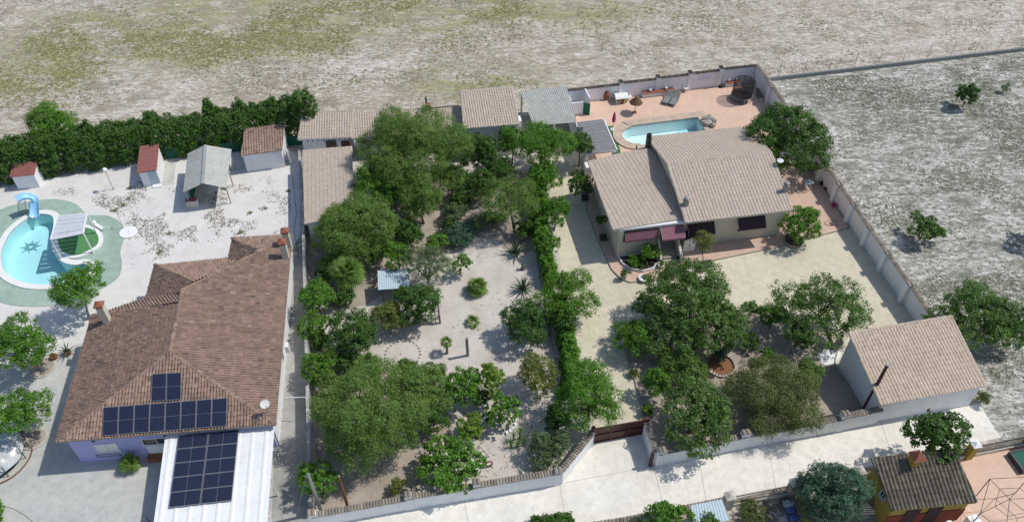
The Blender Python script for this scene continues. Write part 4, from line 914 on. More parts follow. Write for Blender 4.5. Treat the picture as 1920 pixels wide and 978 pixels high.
# globe lamp
def globe(q, h, label):
    r = thing('lamp_post', label, 'lamp post', q); MB().lathe(q, [(.1, 0), (.06, .1), (.035, .15), (.03, h)], 10).build('post', M['steel'], r)
    MB().sphere(q + [0, 0, h + .2], .22, n=16, m=10).build('globe', M['white'], r, True)
globe(G(213, 355), 2.15, 'thin garden lamp post with white globe on the gravel')
# slide
q = G(42, 401); sl_ = thing('pool_slide', 'light blue curved slide running into the kidney pool', 'slide', q)
path = catmull([(0, 0)] * 4, 1); CP = [G(33, 376, 1.85), G(42, 371, 1.9), G(53, 370, 1.75), G(62, 375, 1.35), G(66, 386, .85), G(67, 400, .35), G(66, 408, .16)]
PP = []
for i in range(len(CP) - 1):
    a, b, c, d = CP[max(0, i - 1)], CP[i], CP[i + 1], CP[min(len(CP) - 1, i + 2)]
    for k in range(5): t = k / 5; PP.append(.5 * (2 * b + (c - a) * t + (2 * a - 5 * b + 4 * c - d) * t * t + (3 * b - a - 3 * c + d) * t ** 3))
PP.append(CP[-1]); V = []; prof = [(-.42, .26), (-.38, .2), (-.3, .04), (-.12, -.02), (.12, -.02), (.3, .04), (.38, .2), (.42, .26)]
for i, p in enumerate(PP):
    d = PP[min(i + 1, len(PP) - 1)] - PP[max(i - 1, 0)]; d = d / np.linalg.norm(d); r_ = np.cross(d, [0, 0, 1.]); r_ /= np.linalg.norm(r_); u = np.cross(r_, d)
    V += [p + r_ * x + u * y for x, y in prof] + [p + r_ * x * 1.06 + u * (y - .05) for x, y in prof]
fs = []; K = 8
for i in range(len(PP) - 1):
    o, p = 16 * i, 16 * i + 16
    for k in range(7): fs += [(o + k, o + k + 1, p + k + 1, p + k), (o + 8 + k, p + 8 + k, p + 9 + k, o + 9 + k)]
    fs += [(o, p, p + 8, o + 8), (o + 7, o + 15, p + 15, p + 7)]
MB().add(V, fs).build('chute', M['slide'], sl_, True)
m = MB(); la, lb = G(36, 403), G(50, 401)
m.tube([la, G(33, 377, 1.8)], .03, 6).tube([lb, G(47, 374, 1.8)], .03, 6)
for t in (.15, .32, .5, .68, .85): m.tube([la + (G(33, 377, 1.8) - la) * t, lb + (G(47, 374, 1.8) - lb) * t], .022, 5)
m.build('ladder', M['steel'], sl_); m = MB()
for a, b in (((70, 395), (62, 377, 1.3)), ((76, 391), (66, 386, .8))): m.tube([G(*a), G(*b)], .03, 6)
m.build('support_leg', M['steel'], sl_)
# flat canopy over island
ZP = 2.4; pc = thing('pool_canopy', 'flat canopy of greyish panels on white posts beside the kidney pool', 'canopy', G(140, 470))
Q = [G(95, 449, ZP), G(156, 437, ZP), G(163, 401, ZP), G(108, 406, ZP)]; m = MB()
for i in range(4): m.beam(Q[i], Q[(i + 1) % 4], .09, .12)
m.build('frame', M['white'], pc)
for i in range(5):
    t0, t1 = i / 5 + .01, (i + 1) / 5 - .01
    for s0, s1 in ((.02, .5), (.51, .98)):
        f = lambda s, t: (Q[0] + (Q[1] - Q[0]) * s) * (1 - t) + (Q[3] + (Q[2] - Q[3]) * s) * t
        MB().slab([f(s0, t0) + [0, 0, .03], f(s1, t0) + [0, 0, .03], f(s1, t1) + [0, 0, .03], f(s0, t1) + [0, 0, .03]], .02).build('roof_panel', plain('greyish_panel', (.52, .55, .6), .5, .06, 1.5) if 'greyish_panel' not in bpy.data.materials else bpy.data.materials['greyish_panel'], pc)
for p in Q: MB().box((p[0], p[1], .03), .09, .09, ZP - .1).build('post', M['white'], pc)
q = G(241, 436); dc = thing('stone_disc', 'white round slab lying on the gravel beside the green pool deck', 'slab', q)
MB().lathe(q, [(.78, 0), (.78, .1), (.74, .13)], 32).build('slab', M['white'], dc); MB().lathe(q + [0, 0, .13], [(.05, 0), (.04, .03)], 10).build('centre_plug', M['steel'], dc)
q = G(232, 428); sh = thing('garden_shower', 'thin leaning shower pole at the edge of the green deck', 'shower', q)
MB().tube([q, q + [0, 0, 1.5], q + [-.05, .1, 1.55], q + [-.1, .3, 1.5]], .022, 6).build('pole', M['steel'], sh); MB().lathe(q + [-.1, .3, 1.45], [(.08, 0), (.03, .05)], 10).build('shower_head', M['steel'], sh)
q = G(187, 427, .1); fs_ = thing('pool_spout', 'white rounded spout on the rim of the green island', 'spout', (q[0], q[1], .17), -.6)
MB().box((q[0], q[1], .17), 1.0, .3, .16, -.6).build('block', M['white'], fs_); MB().sphere(q + [-.55, .38, .3], .2, n=12, m=8).build('head', M['white'], fs_, True)
# covered round thing at left edge
q = G(-5, 858); tp = thing('covered_play_pool', 'round frame draped with crumpled silver tarp at the left edge', 'covered pool', q)
P = []; rr_ = 1.9
for i in range(7):
    for k in range(36):
        a = 2 * math.pi * k / 36; r = rr_ * i / 6 * (1.0 if i < 6 else 1.03); z = 1.15 + .16 * math.sin(3 * a + i) * (i / 6) + .1 * math.sin(7 * a) * (i / 6) - (.0 if i < 6 else .55 + .12 * math.sin(5 * a))
        P.append((q[0] + r * math.cos(a), q[1] + r * math.sin(a), z))
MB().add(P, [(i * 36 + k, i * 36 + (k + 1) % 36, (i + 1) * 36 + (k + 1) % 36, (i + 1) * 36 + k) for i in range(6) for k in range(36)]).build('tarp', M['tarp'], tp, True)
for k in range(8): a = 2 * math.pi * k / 8; e = q + [2.0 * math.cos(a), 2.0 * math.sin(a), 0]; MB().tube([e, e + [0, 0, 1.15]], .035, 6).build('leg', M['dark_metal'], tp)
MB().lathe(q, [(1.7, .05), (1.7, .8)], 28).build('side_sheet', M['net_black'], tp); m = MB(); P = [q + [2.3 * math.cos(a), 2.3 * math.sin(a), .08] for a in np.linspace(0, 2 * math.pi, 29)]; m.tube(P, .05, 5, False); m.build('base_ring', M['wood_red'], tp)
# hose
tag(MB().tube([G(-20, 950), G(5, 948), G(25, 953), G(45, 964), G(70, 985), G(90, 1005)], .03, 6).build('hose', M['wood']), 'brown hose lying on the concrete yard in the corner', 'hose')
q = G(285, 985); tag(MB().tube([q, q + [0, 0, 1.3]], .03, 6).tube([q + [0, 0, 1.3], q + [-.15, .05, 1.45]], .05, 6).build('bollard_light', M['dark_metal']), 'dark thin post in front of the white canopy', 'post')
# green netting under hedge
tag(MB().wall(G(292, 300), G(575, 270), .03, 0, 1.15).build('shade_net', M['net_green']), 'strip of green netting at the foot of the dark hedge', 'netting')
# alley stays
for k, (x0, y0, x1, y1, z) in enumerate([(530, 745, 573, 744, 2.4)]):
    tag(MB().tube([G(x0, y0, z), G(x1, y1, z), G(x1 + 1, y1 + 6, z - .3)], .03, 6).build('pipe', M['white']), 'white pipe bridging the alley beside the brown tiled house', 'pipe')
tag(MB().tube([G(548, 330), G(556, 400), G(551, 430), G(560, 480), G(566, 500)], .025, 5).build('cable', M['black']), 'black cable lying along the shaded alley', 'cable')
# poles
def pole(base, top_y, r, mat, label, name='utility_pole'):
    q = G(*base); h = hgt(base[0], base[1], top_y); p = thing(name, label, 'pole', q); MB().tube([q, q + [0, 0, h]], [r, r * .8], 12).build('shaft', mat, p)
    MB().lathe(q + [0, 0, h], [(r * .85, 0), (r * .6, .05)], 12).build('cap', M['steel'], p); return p, q, h
pp, q, h = pole((603, 960), 888, .13, M['steel'], 'grey metal utility pole rising behind the left road wall')
MB().beam(q + [-.25, 0, h - .2], q + [.1, 0, h - .2], .06, .06).build('bracket', M['steel'], pp)
MB().tube([q + [-.2, 0, h - .2], G(552, 985, 0)], .012, 4).build('stay_wire', M['steel'], pp)
pole((653, 952), 892, .11, M['wood_red'], 'reddish wooden pole standing behind the left road wall')
pole((1620, 766), 684, .14, M['brown'], 'tall dark brown pole beside the garage wall')

# ------------------------------------------------------------------ pool terrace furniture
Z0 = .1
def at(x, y, z=Z0): return G(x, y, z)
def parasol(q, h, r, open_, mat, label):
    p = thing('parasol', label, 'parasol', q); MB().tube([q, q + [0, 0, h]], .025, 8).build('pole', M['wood'], p); MB().lathe(q, [(.25, 0), (.25, .06), (.06, .1), (.05, .3)], 16).build('base', M['terracotta'] if open_ else M['white'], p)
    m = MB(); n = 10
    if open_:
        P = [q + [0, 0, h + .05]] + [q + [r * math.cos(2 * math.pi * k / n), r * math.sin(2 * math.pi * k / n), h - .75 + (.05 if k % 2 else 0)] for k in range(n)]
        m.add(P, [(0, 1 + k, 1 + (k + 1) % n) for k in range(n)]); cano = m.build('canopy', mat, p)
        m = MB()
        for k in range(n): m.tube([P[0] - [0, 0, .03], P[1 + k] - [0, 0, .03]], .012, 4)
        m.build('ribs', M['wood'], cano)
    else:
        prof = [(.05, .9), (.13, 1.0), (.16, 1.3), (.11, 1.8), (.05, h + .05), (.01, h + .15)]; P = []
        for r_, z in prof:
            for k in range(16): a = 2 * math.pi * k / 16; rr = r_ * (1 + .25 * math.cos(8 * a)); P.append(q + [rr * math.cos(a), rr * math.sin(a), z])
        m.add(P, [(i * 16 + k, i * 16 + (k + 1) % 16, (i + 1) * 16 + (k + 1) % 16, (i + 1) * 16 + k) for i in range(5) for k in range(16)]); m.build('folded_canopy', mat, p)
parasol(at(1190, 211), 2.0, .72, True, M['straw'], 'half open brown parasol on the pool terrace')
parasol(at(1149, 243), 2.05, .3, False, M['pink'], 'closed dark pink parasol beside the pool coping')
def lounger(q, th, label):
    r = thing('sun_lounger', label, 'sun lounger', q, th, 'sun loungers on the pool terrace'); d = np.array([math.cos(th), math.sin(th), 0]); n = np.array([-d[1], d[0], 0]); z = np.array([0, 0, 1.])
    MB().slab([q + n * .32 + z * .32, q - n * .32 + z * .32, q + d * 1.25 - n * .32 + z * .34, q + d * 1.25 + n * .32 + z * .34], .04).build('seat', M['canvas'], r)
    MB().slab([q + d * 1.25 + n * .32 + z * .34, q + d * 1.25 - n * .32 + z * .34, q + d * 1.85 - n * .32 + z * .75, q + d * 1.85 + n * .32 + z * .75], .04).build('backrest', M['canvas'], r)
    m = MB()
    for s in (-.35, .35): m.tube([q + n * s + z * .31, q + d * 1.28 + n * s + z * .33, q + d * 1.88 + n * s + z * .74], .02, 5)
    m.build('frame', M['dark_metal'], r)
    for a in (.15, 1.2):
        for s in (-.33, .33): MB().tube([q + d * a + n * s + z * .3, q + d * a + n * s], .02, 5).build('leg', M['dark_metal'], r)
lounger(at(1246, 197), 1.12, 'left of the two dark grey sun loungers on the pool terrace'); lounger(at(1259, 200), 1.12, 'right of the two dark grey sun loungers on the pool terrace')
def plastic_chair(q, th, label):
    r = thing('garden_chair', label, 'chair', q, th); T_ = Matrix.Translation(Vector(q)) @ Matrix.Rotation(th, 4, 'Z'); f = lambda x, y, z: tuple(T_ @ Vector((x, y, z)))
    MB().slab([f(-.25, -.25, .44), f(.25, -.25, .44), f(.25, .22, .42), f(-.25, .22, .42)], .03).build('seat', M['white'], r)
    P = [f(.27 * math.cos(a), .2 + .08 * math.sin(a), z) for z in (.44, .85) for a in np.linspace(0, math.pi, 7)]; MB().add(P, [(k, k + 1, 8 + k, 7 + k) for k in range(6)]).build('backrest', M['white'], r)
    for sx in (-.25, .25):
        MB().tube([f(sx, -.25, .62), f(sx * 1.05, .2, .66)], .025, 5).build('armrest', M['white'], r)
        for sy in (-.24, .22): MB().tube([f(sx, sy, .62 if sy < 0 else .45), f(sx * 1.1, sy * 1.12, 0)], .022, 5).build('leg', M['white'], r)
plastic_chair(at(1179, 187), 1.9, 'white plastic armchair beside the toy playhouse'); plastic_chair(at(1285, 171), .6, 'white plastic armchair against the pool wall')
# playhouse
q = at(1163, 190); ph = thing('playhouse', 'small pale toy playhouse against the pool wall', 'playhouse', q, TH)
MB().box(q, 1.15, .95, .8, TH).build('wall', M['cream_plastic'], ph)
f = frame(q, TH); MB().slab([f(-.7, -.6, .83), f(.7, -.6, .83), f(.7, 0, 1.08), f(-.7, 0, 1.08)], .05).slab([f(-.7, 0, 1.08), f(.7, 0, 1.08), f(.7, .6, .83), f(-.7, .6, .83)], .05).build('roof', M['white'], ph)
MB().box(f(.05, -.49, 0) + [0, 0, Z0], .36, .03, .55, TH).build('door', M['terracotta'], ph); MB().box(f(-.35, -.48, .3) + [0, 0, Z0], .2, .02, .2, TH).build('window', M['glass'], ph)
q = at(1136, 186); jr = thing('clay_jar', 'dark red clay jar against the pool wall', 'jar', q); MB().lathe(q, [(.16, 0), (.3, .25), (.34, .5), (.27, .8), (.17, .92), (.2, 1.0), (.15, .98), (.12, .7)], 16).build('vessel', M['terracotta'], jr, True); MB().lathe(q + [0, 0, .98], [(.14, 0), (.05, .05)], 12).build('lid', M['brown'], jr)
def seat_wall(a, b, label, waves):
    a, b = at(*a), at(*b); d = (b - a); L = np.linalg.norm(d); d /= L; n = np.array([-d[1], d[0], 0]); r = thing('planter_bench', label, 'bench', a, math.atan2(d[1], d[0]))
    MB().wall(a, b, .55, Z0, Z0 + .45).build('base', M['plaster'], r); MB().wall(a - n * .05 + [0, 0, 0], b - n * .05, .6, Z0 + .45, Z0 + .52).build('seat', M['terracotta'], r)
    P = []
    for i in range(25): t = i / 24; h = .25 + .32 * abs(math.sin(t * math.pi * waves)); P += [a + d * L * t + n * .3 + [0, 0, .4], a + d * L * t + n * .3 + [0, 0, .42 + h], a + d * L * t + n * .38 + [0, 0, .4], a + d * L * t + n * .38 + [0, 0, .42 + h]]
    fs = []
    for i in range(24): o = 4 * i; fs += [(o, o + 4, o + 5, o + 1), (o + 2, o + 3, o + 7, o + 6), (o + 1, o + 5, o + 7, o + 3)]
    MB().add(P, fs).build('wavy_back', M['terracotta'], r)
    for t in (.25, .75): MB().sphere(a + d * L * t + [0, 0, .72], .16, n=10, m=6).build('ornament', M['white'], r, True)
seat_wall((1203, 181), (1262, 174), 'long white bench with wavy terracotta back against the pool wall', 2)
seat_wall((1358, 161), (1384, 158), 'short white bench with wavy terracotta back near the trampoline', 1)
# trampoline
q = at(1389, 186); tr = thing('trampoline', 'black round trampoline with safety net at the corner of the terrace', 'trampoline', q); R_ = 1.12
cir = lambda r, z, n=32: [q + [r * math.cos(2 * math.pi * k / n), r * math.sin(2 * math.pi * k / n), z] for k in range(n + 1)]
MB().lathe(q, [(R_ - .2, .58), (R_ - .2, .6)], 32).build('jump_mat', M['black'], tr); MB().tube(cir(R_, .6), .035, 6, False).build('frame_ring', M['steel'], tr)
pd = [q + [r * math.cos(2 * math.pi * k / 32), r * math.sin(2 * math.pi * k / 32), .63] for r in (R_ - .22, R_ + .02) for k in range(32)]
MB().add(pd, [(k, (k + 1) % 32, 32 + (k + 1) % 32, 32 + k) for k in range(32)]).build('edge_pad', M['black'], tr)
MB().tube(cir(R_, 2.25), .03, 6, False).build('top_ring', M['black'], tr)
nv = [q + [R_ * .97 * math.cos(2 * math.pi * k / 32), R_ * .97 * math.sin(2 * math.pi * k / 32), z] for z in (.63, 2.22) for k in range(32)]
MB().add(nv, [(k, (k + 1) % 32, 32 + (k + 1) % 32, 32 + k) for k in range(32)]).build('safety_net', M['net_black'], tr)
for k in range(6):
    a = 2 * math.pi * k / 6 + .3; e = q + [R_ * math.cos(a), R_ * math.sin(a), 0]; MB().tube([e, e + [0, 0, 2.27]], .025, 6).build('net_post', M['dark_metal'], tr)
    e2 = q + [R_ * math.cos(a + .3), R_ * math.sin(a + .3), 0]; MB().tube([e2 + [0, 0, .6], e2], .025, 6).build('leg', M['steel'], tr)
q0_, q1_ = at(1418, 172), at(1428, 190); bn = thing('bench', 'worn wooden bench along the right end wall of the terrace', 'bench', q0_); MB().wall(q0_, q1_, .4, Z0 + .38, Z0 + .44).build('seat', M['wood'], bn)
for t in (.08, .92): MB().box(q0_ + (q1_ - q0_) * t, .35, .1, .38, TH).build('leg', M['plaster'], bn)
q = at(1351, 163); sc_ = thing('garden_tool_stand', 'dark stand with tall rod against the pool wall', 'stand', q); MB().tube([q, q + [0, 0, 1.5]], .02, 5).build('rod', M['dark_metal'], sc_); MB().lathe(q, [(.3, 0), (.28, .15), (.1, .3)], 10).build('base', M['black'], sc_)
# relief on wall
c = UV(35.3, 70.36, 1.35); wo = thing('wall_ornament', 'long white relief hung on the pool wall', 'wall ornament', c, TH); m = MB()
for k in range(3): MB().box(c + [0, 0, -.2 + .16 * k], 1.6 - .15 * k, .06, .09, TH).build('strip', M['white'], wo)
# rocks by pool
rk = thing('rock_pile', 'pale rock pile with dark gaps at the right end of the pale blue pool', 'rocks', at(1330, 232))
for k, (x, y, s) in enumerate([(1322, 228, .42), (1330, 224, .38), (1336, 231, .4), (1326, 236, .45), (1335, 239, .35), (1318, 234, .32), (1331, 229, .5)]):
    q = at(x, y); mm = MB().sphere(q + [0, 0, .3], s, s * .8, s * .8, 8, 6); mm.v = [(v[0] + random.uniform(-.06, .06), v[1] + random.uniform(-.06, .06), v[2] + random.uniform(-.05, .05)) for v in mm.v]; mm.build('rock', M['rubble'] if k % 2 else M['stone'], rk)
# side terrace table and small things
q = at(1513, 352); tb = thing('garden_table', 'pale blue folding table on the side terrace', 'table', q, .3); MB().box(q + [0, 0, .68], .75, .6, .04, .3).build('top', M['hypalon'], tb)
for sx in (-1, 1):
    for sy in (-1, 1): MB().tube([q + [sx * .12, sy * .22, .68], q + [sx * .32, sy * .25, 0]], .018, 5).build('leg', M['white'], tb)
def pot(q, r, h, mat, label, plant=None, leafs=0, pr=.4, ph_=.5, sqsh=False):
    p = thing('potted_plant', label, 'potted plant', q); MB().lathe(q, [(r * .7, 0), (r, h), (r * 1.08, h), (r * 1.08, h + .05), (r * .85, h + .04)], 14).build('pot', mat, p, False); MB().lathe(q + [0, 0, h - .03], [(r * .85, 0), (r * .8, .02)], 12).build('soil', M['soil'], p)
    if plant: small_crown(p, q + [0, 0, h + ph_ * .5], pr, ph_ * .6, leafs, plant)
    return p

# ------------------------------------------------------------------ vegetation builders
def leaves_mesh(name, C, N_, A_, L_, W_, tint):
    # C centres, N_ normals, A_ long axes
    n = len(C); A_ = A_ / (np.linalg.norm(A_, axis=1, keepdims=True) + 1e-9); B = np.cross(N_, A_); B /= (np.linalg.norm(B, axis=1, keepdims=True) + 1e-9)
    V = np.empty((n, 4, 3)); V[:, 0] = C - A_ * L_[:, None] / 2; V[:, 1] = C + B * W_[:, None] / 2; V[:, 2] = C + A_ * L_[:, None] / 2; V[:, 3] = C - B * W_[:, None] / 2
    me = npmesh(name, V.reshape(-1, 3), np.arange(n * 4), np.arange(n) * 4, np.full(n, 4))
    a = me.attributes.new('tint', 'FLOAT', 'FACE'); a.data.foreach_set('value', np.clip(tint, 0, 1).astype(np.float32)); return me
def unit(n): v = rng.normal(size=(n, 3)); return v / np.linalg.norm(v, axis=1, keepdims=True)
def clump_centres(n, R, Rz, lump, floor=-.55, nl=None):
    # twig clumps on the skins of several overlapping boughs; returns centres and outward directions
    nl = nl or int(np.clip(5 + R * 3.2, 5, 17)); L = []; tries = 0
    while len(L) < nl and tries < 4000:
        tries += 1; d = unit(1)[0]
        if d[2] < floor * .7: continue
        r = (.34 + .36 * rng.random() ** .6) * (1 + lump * rng.normal() * .35); c = d * r; rad = rng.uniform(.30, .46) * (1.15 - .35 * lump)
        if all(np.linalg.norm(c - q) > .62 * (rad + k) * (.75 + lump * .6) for q, k in L) or tries > 1500: L.append((c, rad))
    L.append((np.array([0, 0, -.05]), .42)); C = np.array([c for c, _ in L]); K = np.array([k for _, k in L])
    out, nrm = [], []; w = K ** 2 / (K ** 2).sum()
    while len(out) < n:
        m = 4 * n; k = rng.choice(len(L), m, p=w); d = unit(m); d = d[:, :]; rr = K[k] * (1 - .38 * rng.random(m) ** 2.2) * (1 + .10 * np.sin(5 * d[:, 0] + 3 * k) + .10 * np.sin(6 * d[:, 1] + k))
        q = C[k] + d * rr[:, None]; ok = (d[:, 2] > -.55) & (q[:, 2] > floor)
        D = np.linalg.norm(q[:, None, :] - C[None], axis=2) - K[None] * .72; D[np.arange(m), k] = 1; ok &= D.min(1) > 0
        out += list(q[ok]); nrm += list(d[ok])
    S_ = np.array([R, R, Rz]) / .98
    idx = rng.permutation(len(out))[:n]; return np.array(out)[idx] * S_, np.array(nrm)[idx]
def foliage(cc, per, cr, ll, lw, droop=0.0, up=.5, flat=.75, tvar=.13, nrm=None):
    n = len(cc) * per; k = np.repeat(np.arange(len(cc)), per)
    s = unit(n) * (rng.random((n, 1)) ** .45) * cr * rng.uniform(.65, 1.25, len(cc))[k][:, None]; s[:, 2] *= flat
    if droop: s[:, 2] -= droop * np.abs(rng.normal(0, 1, n)) * cr
    C = cc[k] + s
    Nn = unit(n) * .75; Nn[:, 2] += up * .5
    if nrm is not None: Nn += nrm[k] * .8
    else: Nn[:, 2] = np.abs(Nn[:, 2]) + up; Nn += s / (cr + 1e-6) * .5
    Nn /= np.linalg.norm(Nn, axis=1, keepdims=True)
    A = unit(n); A[:, 2] -= droop * 2.2; A = A - Nn * np.sum(A * Nn, 1, keepdims=True)
    t = .5 + rng.normal(0, tvar, len(cc))[k] + rng.normal(0, .12, n)
    return C, Nn, A, rng.uniform(.7, 1.3, n) * ll, rng.uniform(.75, 1.25, n) * lw, t
def trunk_mesh(parent, base, cc, h0, r0, mat, nl=7, lean=(0, 0), stems=1):
    m = MB(); base = np.array(base, float)
    for s in range(stems):
        off = np.array([random.uniform(-.15, .15), random.uniform(-.15, .15), 0]) * (stems > 1)
        top = base + off * 4 + [lean[0], lean[1], h0]; mid = base + off * 2 + np.array([lean[0] * .35 + random.uniform(-.08, .08) * h0, lean[1] * .35 + random.uniform(-.08, .08) * h0, h0 * .5])
        m.tube([base + off - [0, 0, .05], mid, top], [r0 * 1.25 / stems ** .5, r0 * .95 / stems ** .5, r0 * .75 / stems ** .5], 8)
        for k in range(max(2, nl // stems)):
            e = cc[rng.integers(len(cc))]; c1 = top + (e - top) * .45 + np.array([0, 0, .12 * np.linalg.norm(e - top)])
            m.tube([top - [0, 0, .05], c1, e], [r0 * .5, r0 * .3, r0 * .1], 6)
            e2 = cc[rng.integers(len(cc))]
            if np.linalg.norm(e2 - c1) < np.linalg.norm(e - top) * 1.1: m.tube([c1, (c1 + e2) / 2 + [0, 0, .1], e2], [r0 * .28, r0 * .18, r0 * .07], 5)
    m.build('trunk', mat, parent, True)
def small_crown(parent, c, R, Rz, n, mat, ll=.12, lw=.06, name='foliage'):
    cc, nn = clump_centres(max(4, n // 14), R * .85, Rz * .85, .2); me = leaves_mesh(name, *foliage(cc + np.array(c), 14, R * .3, ll, lw, nrm=nn))
    me.transform(WM[parent.name].inverted()); return link(name, me, M[mat] if isinstance(mat, str) else mat, parent)
KIND = {  # leaf material, leaves per m2 of crown surface scale, leaf length, width, droop, lump, clump radius (rel), Rz ratio, up, bark
    'pepper': ('leaf_pepper', 1.0, .21, .055, .45, .30, .24, .80, .55, 'bark'), 'grey': ('leaf_grey', .9, .2, .06, .2, .28, .24, .75, .4, 'bark'),
    'round': ('leaf_pepper', 1.1, .2, .065, .25, .16, .22, .85, .4, 'bark'), 'bright': ('leaf_bright', 1.0, .2, .10, .1, .22, .24, .85, .5, 'bark'),
    'willow': ('leaf_bright', 1.0, .26, .07, .35, .3, .26, .75, .4, 'bark'), 'dark': ('leaf_dark', 1.0, .18, .09, .05, .25, .24, .85, .5, 'bark'),
    'carob': ('leaf_carob', .95, .19, .10, .0, .40, .19, .72, .6, 'bark'), 'olive': ('leaf_olive', .9, .16, .06, .1, .25, .24, .8, .4, 'bark'),
    'brown': ('leaf_brown', .9, .18, .05, .2, .28, .25, .6, .4, 'bark'), 'lime': ('leaf_lime', .9, .18, .10, .05, .2, .26, .95, .5, 'bark'),
    'fig': ('leaf_bright', 1.1, .23, .17, .05, .2, .2, .75, .7, 'bark_pale'), 'blue': ('leaf_blue', 1.1, .2, .06, .1, .2, .2, .9, .4, 'bark'),
    'airy': ('leaf_grey', .38, .18, .055, .2, .38, .22, .85, .3, 'bark_pale'), 'mulberry': ('leaf_bright', 1.0, .22, .09, .25, .25, .26, .7, .4, 'bark_pale'),
    'conifer': ('leaf_hedge', 1.0, .17, .085, .0, .2, .22, .9, .5, 'bark'), 'red': ('leaf_red', .9, .16, .09, 0, .2, .25, .8, .5, 'bark'), 'shade': ('leaf_dark', 1.15, .22, .13, .0, .2, .2, .8, .6, 'bark')}
def tree(x, y, rp, label, kind, zc=None, Rz=None, base=None, name='tree', cat='tree', clear=None, rp2=None, dens=1.0, group=None, z0=0.0, stems=1, nl=7):
    mt, de, ll, lw, dr, lump, crl, rzk, up, bark = KIND[kind]; ll *= .88; lw *= .98
    zc0 = zc if zc is not None else 2.0; R = rp * mpp(x, y, zc0); Rz = Rz or R * rzk
    if zc is None: zc = Rz * .95 + z0; R = rp * mpp(x, y, zc)
    ctr = G(x, y, zc); b = G(*base) if base else np.array([ctr[0], ctr[1], 0.0]); b = np.array([b[0], b[1], z0])
    r = thing(name, label, cat, b, 0, group)
    area = 4 * math.pi * ((R * R + 2 * R * Rz) / 3); nleaf = int(min(76000, max(600, de * dens * area * 2.1 / (ll * lw * .5) * .66)))
    cr = max(.16, min(.42, R * crl * .55)); per = int(max(10, min(30, 22 * (cr / .3)))); ncl = max(16, nleaf // per)
    cc, nn = clump_centres(ncl, R - cr * .2, Rz - cr * .2, lump); cc = cc + ctr
    cc[:, 2] = np.maximum(cc[:, 2], z0 + cr * .45)
    me = leaves_mesh('crown', *foliage(cc, per, cr, ll, lw, dr, up, nrm=nn)); V = np.empty(len(me.vertices) * 3, np.float32); me.vertices.foreach_get('co', V); V[2::3] = np.maximum(V[2::3], z0 + .03); me.vertices.foreach_set('co', V)
    me.transform(WM[r.name].inverted()); link('crown', me, M[mt], r)
    h0 = max(.25, (zc - Rz * .35 - z0) if clear is None else clear); r0 = max(.035, R * .045)
    trunk_mesh(r, b, cc, h0, r0, M[bark], nl, (ctr[0] - b[0], ctr[1] - b[1]), stems)
    return r
def hedge_run(pts, name, label, kind, h, w, per_m=26, cat='hedge', ll=None, topvar=.25, z0=0.0):
    mt, de, l0, lw, dr, lump, crl, rzk, up, bark = KIND[kind]; pts = [np.array(p, float) for p in pts]; r = thing(name, label, cat, (pts[0][0], pts[0][1], 0)); cc = []
    hs = h if hasattr(h, '__len__') else [h] * len(pts)
    nn_ = []
    for i in range(len(pts) - 1):
        a, b = pts[i], pts[i + 1]; L = np.linalg.norm(b - a); n = int(L * per_m); d = (b - a) / L; nn = np.array([-d[1], d[0], 0])
        for k in range(n):
            t = rng.random(); x = t * L + i * 31.0; hh = (hs[i] + (hs[i + 1] - hs[i]) * t) * (1 + topvar * (.5 * math.sin(x * 1.9) * math.sin(x * .83 + 1) + .35 * math.sin(x * 4.7 + 2 * i)))
            th = rng.uniform(-.1, math.pi + .1); ww = w / 2 * (1 + .18 * math.sin(x * 2.3 + th * 2) + .12 * math.sin(x * 5.1 + th * 5)); e = 1 - .3 * rng.random() ** 2
            cz, sz = math.cos(th), math.sin(th); px_ = math.copysign(abs(cz) ** .6, cz); pz_ = math.copysign(abs(sz) ** .75, sz)
            cc.append(a + d * t * L + nn * ww * px_ * e + [0, 0, z0 + max(.12, hh * (.06 + .94 * max(0, pz_)) * e if pz_ > .05 else hh * rng.random() * .5)]); nn_.append(nn * cz + np.array([0, 0, .6 * max(0, sz) + .1]))
    cc = np.array(cc); me = leaves_mesh('foliage', *foliage(cc, 20, .26, ll or l0, lw * 1.2, dr, up, 1.0, nrm=np.array(nn_))); V = np.empty(len(me.vertices) * 3, np.float32); me.vertices.foreach_get('co', V); V[2::3] = np.maximum(V[2::3], .03); me.vertices.foreach_set('co', V)
    me.transform(WM[r.name].inverted()); link('foliage', me, M[mt], r); m = MB()
    for i in range(len(pts) - 1):
        L = np.linalg.norm(pts[i + 1] - pts[i])
        for k in range(max(1, int(L / 1.6))):
            q = pts[i] + (pts[i + 1] - pts[i]) * (k + .5) / max(1, int(L / 1.6)); m.tube([q, q + [random.uniform(-.1, .1), random.uniform(-.1, .1), hs[i] * .7]], [.06, .03], 6)
    m.build('stems', M['bark'], r, kind='stuff'); return r
# palms: every frond is a part
def fan_frond():
    n = 15; V = []; Fc = []
    L = 1.0
    V += [(0, -.015, 0), (0, .015, 0), (L * .5, .012, .05), (L * .5, -.012, .05)]; Fc.append((0, 3, 2, 1))
    for k in range(n):
        a = math.radians(-115 + 230 * (k + .5) / n); w = math.radians(7.5); l = L * .62 * (1 - .25 * abs(k - n // 2) / (n / 2)); b = len(V); c = (L * .5, 0, .05); dz = -.10 - .12 * abs(math.sin(a))
        V += [c, (c[0] + l * .55 * math.cos(a - w), l * .55 * math.sin(a - w), .05 + dz * .2), (c[0] + l * math.cos(a), l * math.sin(a), .02 + dz), (c[0] + l * .55 * math.cos(a + w), l * .55 * math.sin(a + w), .06 + dz * .2)]; Fc.append((b, b + 1, b + 2, b + 3))
    me = bpy.data.meshes.new('frond'); me.from_pydata(V, [], Fc); at_ = me.attributes.new('tint', 'FLOAT', 'FACE'); at_.data.foreach_set('value', np.clip(rng.normal(.55, .2, len(Fc)), 0, 1).astype(np.float32)); me.materials.append(M['leaf_palm']); return me
